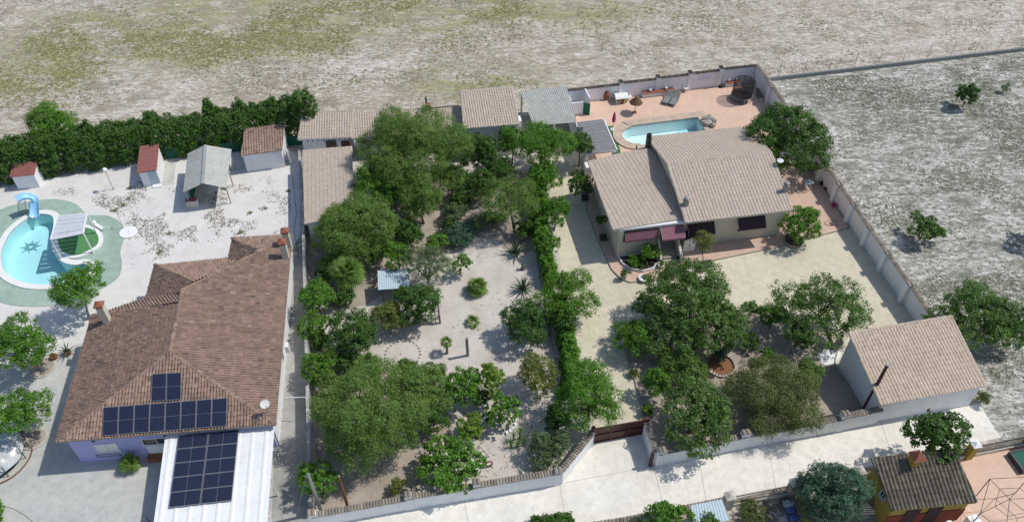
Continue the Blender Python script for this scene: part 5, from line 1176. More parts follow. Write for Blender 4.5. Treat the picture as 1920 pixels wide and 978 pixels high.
def blade(w=.10, curve=.25):
    V = []; n = 5
    for i in range(n + 1): t = i / n; ww = w * (1 - t ** 1.6) * (.7 + .6 * t * (1 - t) * 2); z = -curve * t * t; V += [(t, -ww / 2, z + .015), (t, 0, z - .01), (t, ww / 2, z + .015)]
    Fc = [(3 * i + k, 3 * i + 3 + k, 3 * i + 4 + k, 3 * i + 1 + k) for i in range(n) for k in (0, 1)]; return V, Fc
def blade_mesh(name, mat, w, curve):
    V, Fc = blade(w, curve); me = bpy.data.meshes.new(name); me.from_pydata(V, [], Fc); at_ = me.attributes.new('tint', 'FLOAT', 'FACE'); at_.data.foreach_set('value', np.clip(rng.normal(.5, .2, len(Fc)), 0, 1).astype(np.float32)); me.materials.append(M[mat]); return me
FROND = fan_frond(); AG = blade_mesh('leaf', 'leaf_agave', .13, .12); YU = blade_mesh('leaf', 'leaf_bright', .07, .2); FEATHER = blade_mesh('leaf', 'leaf_palm', .18, .45)
def rosette(parent, me, name, c, n, L, e0, e1):
    Mi = WM[parent.name].inverted(); lc = Mi @ Vector(c)
    for k in range(n):
        t = k / max(1, n - 1); o = bpy.data.objects.new(name, me); COL.objects.link(o); o.parent = parent; WM[o.name] = WM[parent.name]; o.location = lc
        el = e0 + (e1 - e0) * t + random.uniform(-.12, .12); s = L * random.uniform(.82, 1.12); o.scale = (s, s, s); o.rotation_euler = (random.uniform(-.2, .2), -el, k * 2.399 + random.uniform(-.2, .2))
def palm(px_, py_, h, L, n, label, base=None, me=None, cat='palm', name='palm_tree', r=.16, e0=-.5, e1=1.3):
    b = G(px_, py_) ; p = thing(name, label, cat, b)
    if h > .25: MB().tube([b, b + [.04, .02, h * .5], b + [.0, .05, h]], [r * 1.3, r, r * .9], 10).build('trunk', M['palmbark'], p)
    rosette(p, me or FROND, 'frond' if (me or FROND) in (FROND, FEATHER) else 'leaf', b + [0, .05 if h > .25 else 0, h], n, L, e0, e1); return p

# ------------------------------------------------------------------ pots and small garden things
pot(G(129, 664), .26, .35, M['terracotta'], 'terracotta pot with spiky agave beside the brown tiled house')
rosette(bpy.data.objects[[o.name for o in bpy.data.objects if o.get('label', '').startswith('terracotta pot with spiky')][0]], AG, 'leaf', G(129, 664) + [0, 0, .4], 22, .85, .1, 1.4)
pot(G(103, 672), .27, .3, M['terracotta'], 'terracotta pot with small dry plant left of the agave pot', 'leaf_olive', 160, .3, .3)
p = thing('shrub', 'low grey green shrub in the round bed of the upper left tree', 'shrub', G(80, 668)); small_crown(p, G(80, 668) + [0, 0, .4], .75, .45, 900, 'leaf_grey')
q = G(250, 876); p = pot(q, .34, .42, M['terracotta'], 'terracotta pot with fan palm in front of the violet wall'); rosette(p, FROND, 'frond', q + [0, 0, .5], 22, .8, -.2, 1.4)
for i, (x, y, r_, lb) in enumerate([(80, 690, 1.0, 'round stone bed around the upper left yard tree'), (64, 822, .95, 'round stone bed around the lower left yard tree')]):
    q = G(x, y); rb = thing('tree_bed', lb, 'tree bed', q); MB().lathe(q, [(r_, 0), (r_, .1), (r_ - .12, .11)], 24).build('rim', M['rubble'], rb); MB().lathe(q, [(r_ - .12, .1), (r_ - .14, .125)], 24).build('soil', M['litter'], rb)
pot(at(1169, 522), .28, .42, M['stone'], 'stone pot with dark shrub at the curved terrace corner', 'leaf_dark', 420, .45, .6)
pot(at(1206, 524), .4, .22, M['white'], 'low white bowl with round cactus on the terrace edge', 'leaf_olive', 260, .3, .3)
pot(at(1239, 500), .3, .3, M['plaster_warm'], 'cream pot with green plant left of the stairs', 'leaf_bright', 300, .3, .35)
pot(at(1276, 489), .27, .3, M['black'], 'dark pot with green plant right of the stairs', 'leaf_dark', 260, .28, .3)
pot(at(1540, 346), .2, .22, M['black'], 'small black pot against the buttressed wall', 'leaf_dark', 90, .18, .2)
pot(at(1548, 356), .2, .2, M['terracotta'], 'small terracotta pot against the buttressed wall', 'leaf_red', 90, .18, .2)
q = at(1562, 387); bk_ = thing('bucket', 'pink plastic bucket against the buttressed wall', 'bucket', q); MB().lathe(q, [(.16, 0), (.22, .32), (.2, .32), (.14, .04)], 14).build('shell', M['pink'], bk_); MB().tube([q + [.22 * math.cos(a), 0, .32 + .15 * math.sin(a)] for a in np.linspace(0, math.pi, 8)], .01, 4).build('handle', M['steel'], bk_)
tag(MB().tube([at(1560 + 14 * math.cos(a) , 418 + 5 * math.sin(a), .13) for a in np.linspace(.5, 5.6, 16)], .02, 5).build('hose', M['wood_red']), 'reddish hose lying in a loop on the side terrace', 'hose')
tag(MB().sphere(at(1345, 497) + [0, 0, .1], .1, n=8, m=5).build('stone', M['rubble']), 'small pale stone by the terrace kerb', 'stone')
# square planter of the slim tree
q = G(1322, 500); sp_ = thing('tree_planter', 'small white square planter of the slim tree before the house', 'planter', q, THH); MB().prism([frame(q, THH)(a, b) for a, b in ((-.75, -.6), (.75, -.6), (.75, .6), (-.75, .6))], 0, .3, [[frame(q, THH)(a, b) for a, b in ((-.62, -.47), (.62, -.47), (.62, .47), (-.62, .47))]]).build('rim', M['stone'], sp_); MB().box(q, 1.24, .94, .24, THH).build('soil', M['soil'], sp_)
# plastic garden cabinet
q = HF(5.95, -.15, Z0); gc = thing('garden_cabinet', 'cream plastic garden cabinet with dark gable roof beside the stairs', 'cabinet', q, THH)
f = frame(q, THH); MB().box(f(0, .35, Z0), 1.1, .9, 1.55, THH).build('carcass', M['cream_plastic'], gc)
for s in (-.27, .27): dr_ = MB().box(f(s, -.115, Z0 + .06), .5, .03, 1.4, THH).build('door', M['white'], gc); MB().box(f(s * .15, -.14, Z0 + .7), .03, .03, .2, THH).build('handle', M['steel'], dr_)
MB().slab([f(-.65, -.25, 1.7), f(0, -.25, 2.0), f(0, .95, 2.0), f(-.65, .95, 1.7)], .05).slab([f(0, -.25, 2.0), f(.65, -.25, 1.7), f(.65, .95, 1.7), f(0, .95, 2.0)], .05).build('roof', M['awning_dark'], gc)
MB().add([f(-.55, -.1, 1.65), f(.55, -.1, 1.65), f(0, -.1, 1.93), f(-.55, .8, 1.65), f(.55, .8, 1.65), f(0, .8, 1.93)], [(0, 1, 2), (5, 4, 3), (0, 2, 5, 3), (1, 4, 5, 2), (0, 3, 4, 1)]).build('gable', M['cream_plastic'], gc)
# things at the left flank of the house
q = G(1103, 352); wp = thing('log_store', 'stack of pale logs and white cover at the left flank of the house', 'log store', q)
for k in range(26): a = q + [random.uniform(-.4, .4), random.uniform(-.9, .9), .15 + .1 * (k // 5)]; MB().tube([a - [.25, 0, 0], a + [.25, random.uniform(-.1, .1), 0]], random.uniform(.06, .1), 7).build('log', M['wood'] if k % 3 else M['bark_pale'], wp)
MB().box(q + [0, 1.6, 0], .6, .9, 1.5, THH).build('cover', M['white'], wp)
for (x, y, lb) in [(1097, 372, 'dark planter of the small tree at the left rear flank of the house'), (1131, 447, 'dark planter of the small tree on the left side paving')]:
    q = at(x, y); pp = thing('planter_box', lb, 'planter', q, THH); MB().prism([frame(q, THH)(a, b) for a, b in ((-.3, -.3), (.3, -.3), (.3, .3), (-.3, .3))], Z0, Z0 + .3, [[frame(q, THH)(a, b) for a, b in ((-.25, -.25), (.25, -.25), (.25, .25), (-.25, .25))]]).build('rim', M['dark_metal'], pp); MB().box(q, .49, .49, .25, THH).build('soil', M['soil'], pp)
# kennel, wire run, posts in the garden
KZ = 1.7; kn = thing('garden_hut', 'small garden hut with pale blue sheet roof and red wall among the trees', 'hut', G(738, 552)); KQ = [G(709, 543, KZ), G(768, 539, KZ), G(766, 502, KZ + .2), G(708, 507, KZ + .2)]
corrugated(KQ, 14, .012, 'roof_sheet', M['hypalon'], kn); ko_ = offset(KQ, -.25)
MB().wall((*ko_[3], 0), (*ko_[2], 0), .08, 0, 1.75).build('back_wall', M['redbase'], kn); MB().wall(np.array(ko_[0]) + [1.1, 0.1], ko_[1], .08, 0, 1.6).build('front_wall', M['redbase'], kn)
for p in ko_: MB().box((*p, 0), .1, .1, 1.62).build('post', M['wood'], kn)
wr_ = thing('wire_run', 'weathered timber and wire pen beside the dark fruit tree', 'pen', G(815, 612)); C_ = [G(742, 608), G(826, 606), G(821, 560), G(748, 566)]
for i in range(4):
    a, b = C_[i], C_[(i + 1) % 4]; n = 4
    for k in range(n): q = a + (b - a) * k / n; MB().box(q, .08, .08, 1.1).build('post', M['wood_grey'], wr_)
    for z in (.1, .55, 1.05): MB().beam(a + [0, 0, z], b + [0, 0, z], .05, .06).build('rail', M['wood_grey'], wr_)
b1_, b2_ = C_[0] + (C_[1] - C_[0]) * .75, C_[1]; MB().beam(b1_ + [0, 0, .1], b2_ + [0, 0, 1.0], .05, .06).build('brace', M['wood_grey'], wr_)
q = G(877, 666); ps = thing('garden_post', 'square wooden post with tap standing alone on the garden soil', 'post', q); MB().box(q, .2, .2, 2.1).build('post', M['wood_grey'], ps); MB().tube([q + [.1, -.05, .7], q + [.22, -.05, .7], q + [.22, -.05, .62]], .02, 6).build('tap', M['steel'], ps)
q = G(917, 874); rg = thing('toy_ring', 'red ring toy near the big leaved fig', 'toy', q); c = q + [0, 0, .35]; MB().tube([c + [.22 * math.cos(a), .06 * math.cos(a), .32 * math.sin(a)] for a in np.linspace(0, 2 * math.pi, 20)], .06, 7, False).build('ring', M['redroof'], rg)
q = G(902, 856); af = thing('trestle', 'triangular steel trestle on the soil above the fig', 'trestle', q); T3 = [q + [-.55, -.1, .05], q + [.55, 0, .05], q + [-.05, .25, .9]]
for i in range(3): MB().tube([T3[i], T3[(i + 1) % 3]], .035, 6).build('bar', M['steel'], af)
MB().tube([T3[2], q + [-.2, .9, 0]], .03, 6).build('strut', M['steel'], af)
eg = thing('stone_edging', 'short curved row of white edging stones near the small fig', 'edging', G(960, 795))
for k, (x, y) in enumerate([(962, 783), (966, 789), (967, 796), (964, 803), (958, 808), (951, 812)]): q = G(x, y); MB().box(q, .28, .2, .16, random.uniform(0, 3)).build('stone', M['white'], eg)
q = G(1330, 704); mh_ = thing('planting_hollow', 'round dark planting hollow with stone rim in the right garden', 'planting hole', (q[0], q[1], .07)); MB().lathe((q[0], q[1], .07), [(.55, 0), (.55, .07), (.45, .08)], 20).build('rim', M['stone'], mh_); MB().lathe((q[0], q[1], .07), [(.45, .06), (.43, .09)], 18).build('soil', M['soil'], mh_)
q = G(1350, 686); rgm = MB()
for k in range(18): a = -2.4 + 3.6 * k / 17; e = q + [1.1 * math.cos(a), 1.1 * math.sin(a), .07]; rgm.box(e, .3, .16, .18, a + math.pi / 2)
tag(rgm.build('edging_ring', M['rubble']), 'pale curved edging around the orange planting circle', 'edging')
structure('white_slab', MB().prism(catmull(px([(1535, 664), (1552, 655), (1575, 655), (1572, 675), (1550, 685), (1538, 678)]), 4), .07, .10), M['plaster'])
pk = thing('pallet', 'wooden pallet leaning beside the garage corner', 'pallet', G(1563, 655)); q = G(1563, 655)
for k in range(6): MB().beam(q + [.0, -.3 + .13 * k, .12], q + [.35, -.3 + .13 * k, 1.25], .09, .02).build('slat', M['wood_grey'], pk)
for s in (.15, .95): MB().beam(q + [.02 + .3 * s, -.4, .1 + s], q + [.02 + .3 * s, .45, .1 + s], .04, .08).build('rail', M['wood_grey'], pk)
# garden fence posts along drive
gf = thing('wire_fence', 'dark wire fence between garden and ivy hedge', 'fence', G(1001, 430)); fp = [G(x, y) for x, y in [(1000, 420), (1005, 470), (1012, 520), (1020, 570), (1030, 630), (1043, 690), (1046, 740), (1050, 790)]]
for p in fp: MB().box(p, .08, .08, 1.5).build('post', M['dark_metal'], gf)
m = MB()
for a, b in zip(fp, fp[1:]):
    for z in (.4, .8, 1.2, 1.5): m.tube([a + [0, 0, z], b + [0, 0, z]], .012, 4)
m.build('wire', M['dark_metal'], gf)

# ------------------------------------------------------------------ lower right: fence, ochre house, frame
def railing(a, b, label, n, z0=.35, z1=1.35, base=M['plaster_warm']):
    a, b = np.array(a), np.array(b); r = thing('railing_fence', label, 'fence', a, math.atan2(b[1] - a[1], b[0] - a[0])); MB().wall(a, b, .2, 0, z0).build('plinth', base, r)
    d = b - a
    for z in (z0 + .12, z1 - .12): MB().beam(a + [0, 0, z], b + [0, 0, z], .03, .04).build('rail', M['dark_metal'], r)
    me = None
    for k in range(n):
        q = a + d * (k + .5) / n
        if me is None:
            o = MB().tube([q + [0, 0, z0], q + [0, 0, z1], q + [0, 0, z1 + .08]], [.02, .02, .003], 5).build('bar', M['dark_metal'], r); me = o.data; o0 = o; q0__ = q
        else:
            c = o0.copy(); COL.objects.link(c); c.parent = r; dl = WM[r.name].inverted() @ Vector(q) - WM[r.name].inverted() @ Vector(q0__); c.location = dl; WM[c.name] = WM[r.name]
    return r
def pillar(q, w, h, mat, label, capmat):
    r = thing('fence_pillar', label, 'pillar', q, TH); MB().box(q, w, w, h, TH).build('shaft', mat, r); MB().box(np.array(q) + [0, 0, h], w + .12, w + .12, .07, TH).build('cap', capmat, r)
    c = np.array(q); k = w / 2 + .02; f = frame(c, TH); P = [f(-k, -k, h + .07), f(k, -k, h + .07), f(k, k, h + .07), f(-k, k, h + .07), f(0, 0, h + .28)]; MB().add(P, [(0, 1, 4), (1, 2, 4), (2, 3, 4), (3, 0, 4), (3, 2, 1, 0)]).build('cap_top', capmat, r)
P1, P2, P3_ = G(1361, 950), G(1481, 926), G(1600, 903)
pillar(P1, .55, 1.5, M['stone'], 'grey stone fence pillar beside the pale blue roof', M['rubble']); pillar(P2, .55, 1.5, M['stone'], 'grey stone fence pillar left of the round blue green tree', M['rubble']); pillar(P3_, .55, 1.5, M['stone'], 'grey stone fence pillar beside the ochre house', M['rubble'])
dP = (P2 - P1) / np.linalg.norm(P2 - P1) * .32
railing(P1 + dP, P2 - dP, 'black railing on a low plinth left of the round blue green tree', 34); railing(P2 + dP, P3_ - dP, 'black railing partly behind the round blue green tree', 34)
Y1, Y2 = G(1812, 856), G(1925, 834); pillar(Y1, .5, 1.6, M['ochre'], 'ochre fence pillar with pale cap near the end of the road', M['plaster']); pillar(Y2, .5, 1.6, M['ochre'], 'ochre fence pillar at the right picture edge', M['plaster'])
dY = (Y2 - Y1) / np.linalg.norm(Y2 - Y1) * .3
railing(Y1 + dY, Y2 - dY, 'black railing between the two ochre pillars', 34); Y0 = G(1783, 862); railing(Y0, Y1 - dY, 'short black railing left of the ochre pillar behind the tree', 10)
yh = thing('small_house', 'ochre walled small house with dark barrel tile roof at the bottom right', 'house', UV(28.5, 19.5), TH)
YR = [G(1674, 957, 2.6), G(1831, 941, 2.6), G(1788, 842, 3.7), G(1636, 859, 3.7)]; yo = offset(YR, -.2)
body([np.array(p) for p in yo], 0, [2.55, 2.55, 3.5, 3.5], 'wall', M['ochre'], yh)
a, b = np.array(yo[0]), np.array(yo[1]); th = math.atan2(b[1] - a[1], b[0] - a[0]); d = np.array([math.cos(th), math.sin(th)]); o_ = np.array([math.sin(th), -math.cos(th)])
MB().wall(a + o_ * .03 - d * .03, b + o_ * .03 + d * .03, .06, 0, 1.5).build('painted_base', M['redbase'], yh)
for s in (1.5, 3.0): MB().box((*(a + d * s + o_ * .07), .05), .9, .06, 2.1, th).build('door', M['awning_dark'], yh)
MB().box((*(a + d * 3.9 + o_ * .7), 0), .3, .3, 1.2, th).build('white_box', M['white'], yh)
c = (np.array(yo[0]) * .6 + np.array(yo[3]) * .4); thl = math.atan2(yo[0][1] - yo[3][1], yo[0][0] - yo[3][0])
window((*c, 2.3), thl, .5, .6, yh, M['hypalon'], M['glass'], .07, 1)
rf = MB().slab(YR, .12).build('roof', M['ochre'], yh); tile_roof(YR, M['roof_dark'], rf, .27, .42, .10, .035, .014, lift=.04); ridge([(YR[0], YR[3]), (YR[3], YR[2])], M['roof_dark'], rf, .12)
c = G(1711, 868, 3.55); ch = MB().box((c[0], c[1], 3.1), .55, .55, 1.35, TH).build('chimney', M['ochre'], rf); f = frame(c, TH)
MB().add([f(-.4, -.4, 4.45), f(.4, -.4, 4.45), f(.4, .4, 4.45), f(-.4, .4, 4.45), f(0, 0, 4.95)], [(0, 1, 4), (1, 2, 4), (2, 3, 4), (3, 0, 4), (3, 2, 1, 0)]).build('chimney_cap', M['terracotta'], ch)
for k, q in enumerate([f(-.42 + .84 * i / 4, -.42, 4.42) for i in range(5)]): MB().box(q, .1, .1, .05, TH).build('cap_tile', M['terracotta'], ch)
# lean-to small slatted roof left of the house
ln = thing('lean_to', 'dark slatted lean-to roof on the left wall of the ochre house', 'lean-to', G(1630, 960))
for k in range(9): MB().beam(G(1613, 930 + 4.2 * k, 1.9), G(1640, 928 + 4.2 * k, 1.9), .08, .05).build('slat', M['dark_metal'], ln)
for x, y in ((1615, 940), (1615, 972)): q = G(x, y, 1.9); MB().tube([(q[0], q[1], 0), q - [0, 0, .04]], .04, 6).build('post', M['dark_metal'], ln)
# gazebo frame
gz = thing('gazebo_frame', 'bare dark gazebo frame of thin bars on the lower right terrace', 'gazebo', G(1890, 980)); GZ = 2.2
ctr = G(1893, 935, GZ + .4); ring = [G(x, y, GZ) for x, y in [(1856, 897), (1930, 893), (1975, 930), (1955, 985), (1885, 1000), (1838, 962)]]
for i in range(6):
    MB().tube([ring[i], ring[(i + 1) % 6]], .022, 6).build('ring_bar', M['dark_metal'], gz); MB().tube([ring[i], ctr], .02, 5).build('spoke', M['dark_metal'], gz); MB().tube([(ring[i][0], ring[i][1], 0), ring[i]], .03, 6).build('post', M['dark_metal'], gz)
    MB().tube([(ring[i] + ctr) / 2, (ring[(i + 1) % 6] + ctr) / 2], .016, 5).build('brace', M['dark_metal'], gz)
q = G(1922, 866); pn = thing('pond_tub', 'dark rimmed tub of green water on the lower right terrace', 'tub', q, TH); MB().prism([frame(q, TH)(a, b) for a, b in ((-.9, -.8), (1, -.8), (1, .8), (-.9, .8))], 0, .45, [[frame(q, TH)(a, b) for a, b in ((-.78, -.68), (.88, -.68), (.88, .68), (-.78, .68))]]).build('rim', M['dark_metal'], pn); MB().prism([frame(q, TH)(a, b) for a, b in ((-.77, -.67), (.87, -.67), (.87, .67), (-.77, .67))], 0, .36).build('water', M['net_green'], pn)
q = G(1817, 985); ap = thing('white_appliance', 'white boxy appliance at the bottom edge beside the ochre house', 'appliance', q, TH); MB().box(q, .7, .6, .9, TH).build('cabinet', M['white'], ap); MB().lathe(q + [0, 0, .9], [(.08, 0), (.08, .03)], 12).build('lid_knob', M['steel'], ap)
BS = [G(1300, 988, 1.6), G(1368, 974, 1.6), G(1354, 935, 1.7), G(1296, 946, 1.7)]; bs_ = thing('small_shelter', 'pale blue sheet roof at the bottom edge beside the stone pillar', 'shelter', (*BS[0][:2], 0)); corrugated(BS, 12, .015, 'roof_sheet', M['hypalon'], bs_); body([np.array(p) for p in offset(BS, -.15)], 0, [1.5, 1.5, 1.6, 1.6], 'wall', M['plaster'], bs_)
fe = [G(1070, 996), G(1180, 978), G(1300, 954), G(1358, 942)]; rd = thing('low_wall', 'low rough stone edge along the bottom side of the road', 'wall', fe[0])
for a, b in zip(fe, fe[1:]): MB().wall(a, b, .25, 0, .45).build('wall_panel', M['stone'], rd); coping(a, b, .45, .2, M['cap'], rd, .24)
for k, (x, y, s, mt_) in enumerate([(1482, 958, .36, 'bluebag'), (1487, 972, .32, 'bluebag'), (1478, 948, .4, 'tarp')]):
    q = G(x, y); mm = MB().sphere(q + [0, 0, s * .5], s, s * .8, s * .55, 10, 7); mm.v = [(v[0] + random.uniform(-.07, .07), v[1] + random.uniform(-.07, .07), max(.02, v[2] + random.uniform(-.06, .06))) for v in mm.v]
    tag(mm.build('plastic_bundle', M[mt_]), ['upper crumpled blue plastic bundle beside the round blue green tree', 'lower crumpled blue plastic bundle beside the round blue green tree', 'crumpled silver plastic bundle above the blue ones'][k], 'bundle')
tag(MB().wall(G(1497, 935), G(1515, 1000), .25, 0, 1.2).build('dividing_wall', M['ochre']), 'short ochre dividing wall left of the round blue green tree', 'wall')

# ------------------------------------------------------------------ trees and shrubs
HG = [G(-60, 352), G(40, 338), G(150, 322), G(280, 302), G(400, 286), G(500, 272), G(565, 262)]
hedge_run([p + [0, 1.2, 0] for p in HG], 'conifer_hedge', 'tall dark conifer hedge behind the sheds', 'conifer', [4.0, 4.0, 4.0, 3.7, 3.6, 3.9, 4.3], 2.9, 210, topvar=.11)
T = tree
T(98, 238, 46, 'light green feathery tree rising out of the hedge at left', 'willow', 3.0, 2.4)
T(573, 208, 26, 'dark pointed conifer at the right end of the hedge', 'conifer', 3.6, 2.6)
for i, (x, y, r_) in enumerate([(165, 250, 13), (285, 226, 15), (395, 210, 17), (452, 209, 14), (515, 206, 18)]):
    T(x, y, r_, ['small dark treetop above the hedge right of the feathery tree', 'dark treetop above the hedge near the narrow red shed', 'dark double treetop above the hedge behind the gable canopy', 'small dark treetop above the hedge left of the tiled shed', 'broad dark treetop above the hedge behind the tiled shed'][i], 'conifer', 3.0, 1.7, group='treetops above the hedge')
T(150, 535, 50, 'small leaning tree between the kidney pool and the brown tiled house', 'mulberry', 3.1, 1.35, (168, 599), clear=1.9)
T(30, 645, 62, 'leafy yard tree at the left edge, the upper of two', 'mulberry', 3.0, 1.7, (78, 693), clear=1.3)
T(30, 770, 55, 'leafy yard tree at the left edge, the lower of two', 'mulberry', 2.9, 1.4, (64, 822), clear=1.4)
T(-20, 965, 30, 'green bush in the lower left corner', 'bright', .7, .7, cat='shrub', name='shrub')
# main garden
T(765, 286, 94, 'tallest feathery tree in the garden before the pinkish roofs', 'pepper', 4.2, 3.7, dens=1.35)
T(718, 352, 58, 'vivid green dense tree below the tallest feathery tree', 'bright', 2.6)
T(790, 375, 46, 'olive tinted tree right of the vivid green one', 'pepper', 2.8, 2.0)
T(665, 428, 80, 'large round grey green tree beside the long pinkish shed', 'round', 3.0, 2.9)
T(765, 432, 34, 'dark low tree right of the large round one', 'dark', 1.6)
T(905, 292, 36, 'dark thin tree before the tall white block', 'dark', 2.8, 2.0)
T(868, 268, 28, 'dark tree at the left corner of the tall white block', 'dark', 2.8)
T(1015, 276, 56, 'bright drooping tree below the corrugated canopy', 'willow', 3.2, 1.9)
T(960, 262, 26, 'bright tree between the tall block and the corrugated canopy', 'willow', 3.0, 1.5)
T(1088, 274, 30, 'dark round tree before the timber pergola', 'dark', 2.4)
T(900, 345, 34, 'dark leafy tree in the shade at the middle of the garden', 'dark', 2.0)
T(958, 372, 58, 'airy tree with visible trunk and fine leaves in the garden centre', 'pepper', 3.3, 1.8, (968, 462), clear=1.6, dens=.75)
T(1040, 398, 32, 'loose bright tree leaning over the upper drive', 'willow', 2.2, 1.5, dens=.8)
T(864, 440, 34, 'low dark juniper on the garden soil', 'blue', .9, .9, cat='shrub', name='shrub')
T(845, 425, 18, 'small dark shrub behind the low juniper', 'dark', .8, cat='shrub', name='shrub')
T(900, 418, 20, 'small shrub right of the low juniper', 'grey', .8, cat='shrub', name='shrub')
T(800, 500, 50, 'half bare pale tree with open branches in the garden', 'airy', 2.4, 1.8, (822, 560), nl=22, clear=.9)
T(862, 492, 20, 'small lanky green tree beside the half bare pale tree', 'bright', 1.4, 1.0, dens=.6)
T(1062, 552, 62, 'broad bright tree overhanging the drive beside the agaves', 'willow', 2.6, 1.3)
T(985, 604, 48, 'dark spreading fruit tree at the right of the open soil', 'dark', 1.8)
T(1005, 700, 44, 'yellowish olive round tree near the ivy hedge', 'olive', 2.0)
T(1105, 745, 66, 'large bright tree beside the drive just above the gate', 'willow', 3.0, 2.4)
T(1042, 782, 26, 'dark bush below the large bright tree', 'dark', 1.2)
T(1032, 842, 42, 'round grey green shrub near the end of the left road wall', 'grey', 1.3, 1.2, cat='shrub', name='shrub', dens=1.1)
T(942, 770, 37, 'small fig with open pale trunks', 'fig', 1.5, 1.0, dens=.8, stems=3, clear=.5)
T(882, 803, 30, 'lime green bush near the small fig', 'lime', 1.0, 1.0, cat='shrub', name='shrub')
T(921, 714, 30, 'slim yellow green tree', 'lime', 2.0, 1.6)
T(868, 724, 42, 'mid green tree left of the slim yellow green tree', 'bright', 2.0)
T(853, 870, 66, 'spreading big leaved fig behind the left road wall', 'fig', 1.7, 1.3, stems=3, clear=.5)
T(690, 775, 96, 'huge feathery tree in the lower garden', 'pepper', 3.7, 3.4, dens=1.2)
T(800, 735, 55, 'feathery tree joined to the right of the huge one', 'pepper', 2.8, 2.2)
T(812, 785, 32, 'dark shaded tree between the huge feathery tree and the lime bush', 'dark', 1.6)
T(746, 908, 18, 'small olive shrub behind the left road wall', 'olive', .7, cat='shrub', name='shrub')
T(597, 902, 38, 'dense bright citrus by the alley wall, the lowest one', 'bright', 1.7)
T(597, 686, 38, 'dense bright citrus by the alley wall, third from the shed', 'bright', 1.6)
T(592, 612, 32, 'dense bright citrus by the alley wall, second from the shed', 'bright', 1.5)
T(592, 556, 38, 'dense bright citrus by the alley wall, nearest the shed', 'bright', 1.8)
T(595, 760, 18, 'small dark bush at the foot of the alley wall', 'olive', .8, cat='shrub', name='shrub')
T(662, 628, 54, 'dark dense tree left of the wire pen', 'dark', 2.0)
T(725, 590, 36, 'olive shrub between the dark tree and the wire pen', 'olive', 1.7)
T(782, 570, 46, 'dark fruit tree shading the wire pen', 'dark', 2.1)
T(640, 560, 22, 'dark shrub below the fan palm', 'dark', .9, cat='shrub', name='shrub')
T(745, 480, 30, 'dark green tree behind the pale blue hut roof', 'bright', 2.2)
palm(657, 543, 2.0, 1.5, 44, 'tall fan palm beside the pale blue hut roof')
palm(690, 706, .9, 1.35, 30, 'fan palm above the huge feathery tree')
palm(896, 548, .5, 1.0, 22, 'young fan palm on the open garden soil')
palm(838, 662, 1.2, .55, 18, 'tiny palm with bare trunk beside the lone wooden post', r=.09)
palm(886, 606, .15, .7, 12, 'small palm seedling on the open garden soil')
palm(981, 545, .15, 1.35, 34, 'large blue green agave at the right of the open soil', me=AG, cat='agave', name='agave', e0=.15, e1=1.45)
palm(967, 478, .15, 1.4, 34, 'tall agave below the airy tree', me=AG, cat='agave', name='agave', e0=.3, e1=1.5)
palm(980, 505, .6, .45, 14, 'small reddish brown rosette plant near the large agave', me=AG, cat='agave', name='agave')
yq = thing('yucca', 'cluster of green yucca heads near the round grey green shrub', 'yucca', G(970, 832))
for x, y, h in ((963, 825, .7), (975, 822, 1.0), (970, 838, .4), (958, 838, .5), (982, 834, .6)):
    q = G(x, y); MB().tube([q, q + [0, 0, h]], [.08, .06], 7).build('stem', M['palmbark'], yq); rosette(yq, YU, 'leaf', q + [0, 0, h], 24, .6, -.3, 1.4)
# understorey
for x, y, r_, kd, zz, lb in [(845, 330, 34, 'pepper', 2.4, 'feathery tree at the right foot of the tallest one'), (868, 375, 26, 'dark', 1.3, 'dark bush in the shade right of the olive tinted tree'), (940, 318, 30, 'dark', 2.0, 'dark tree left of the topmost bushy hedge'), (925, 410, 20, 'grey', .9, 'grey bush left of the airy tree trunk'),
        (985, 430, 22, 'dark', .9, 'dark bush at the right of the airy tree trunk'), (1018, 330, 34, 'willow', 2.2, 'bright tree merging with the topmost bushy hedge'), (1025, 455, 26, 'willow', 1.9, 'bright bush on the ivy hedge beside the shaded drive'), (615, 505, 30, 'dark', 1.3, 'dark bush left of the fan palm by the alley wall'),
        (705, 462, 32, 'pepper', 1.8, 'feathery bush under the large round tree'), (640, 480, 26, 'dark', 1.1, 'dark bush above the fan palm'), (820, 455, 22, 'bright', 1.0, 'green bush above the half bare pale tree'), (650, 680, 26, 'dark', 1.1, 'dark bush left of the lower fan palm'), (760, 690, 28, 'pepper', 1.5, 'feathery bush at the top edge of the huge tree'),
        (625, 720, 28, 'pepper', 1.8, 'feathery bush between the huge tree and the alley wall'), (812, 700, 26, 'dark', 1.2, 'dark bush below the ring of pale stones'), (900, 745, 22, 'dark', 1.0, 'dark bush left of the small open fig'), (1060, 600, 26, 'dark', 1.9, 'dark bush on the hedge right of the spreading fruit tree'), (1075, 690, 22, 'bright', 1.6, 'bright bush on the lower ivy hedge'),
        (850, 400, 24, 'grey', 1.2, 'grey bush at the upper edge of the open soil'), (735, 300, 40, 'pepper', 3.0, 'feathery bough at the left of the tallest tree'), (690, 400, 24, 'bright', 1.5, 'bright bush between the vivid green and the large round tree'), (600, 640, 20, 'dark', .9, 'dark bush between two citrus at the alley wall'),
        (1330, 560, 34, 'carob', 2.6, 'carob bough at the upper right of the largest one'), (1215, 575, 32, 'carob', 2.2, 'carob bough at the left of the largest one'), (1500, 625, 30, 'carob', 1.6, 'low carob at the left foot of the open spreading tree')]:
    T(x, y, r_, lb, kd, zz, cat='shrub' if zz < 1.4 else 'tree', name='shrub' if zz < 1.4 else 'tree')
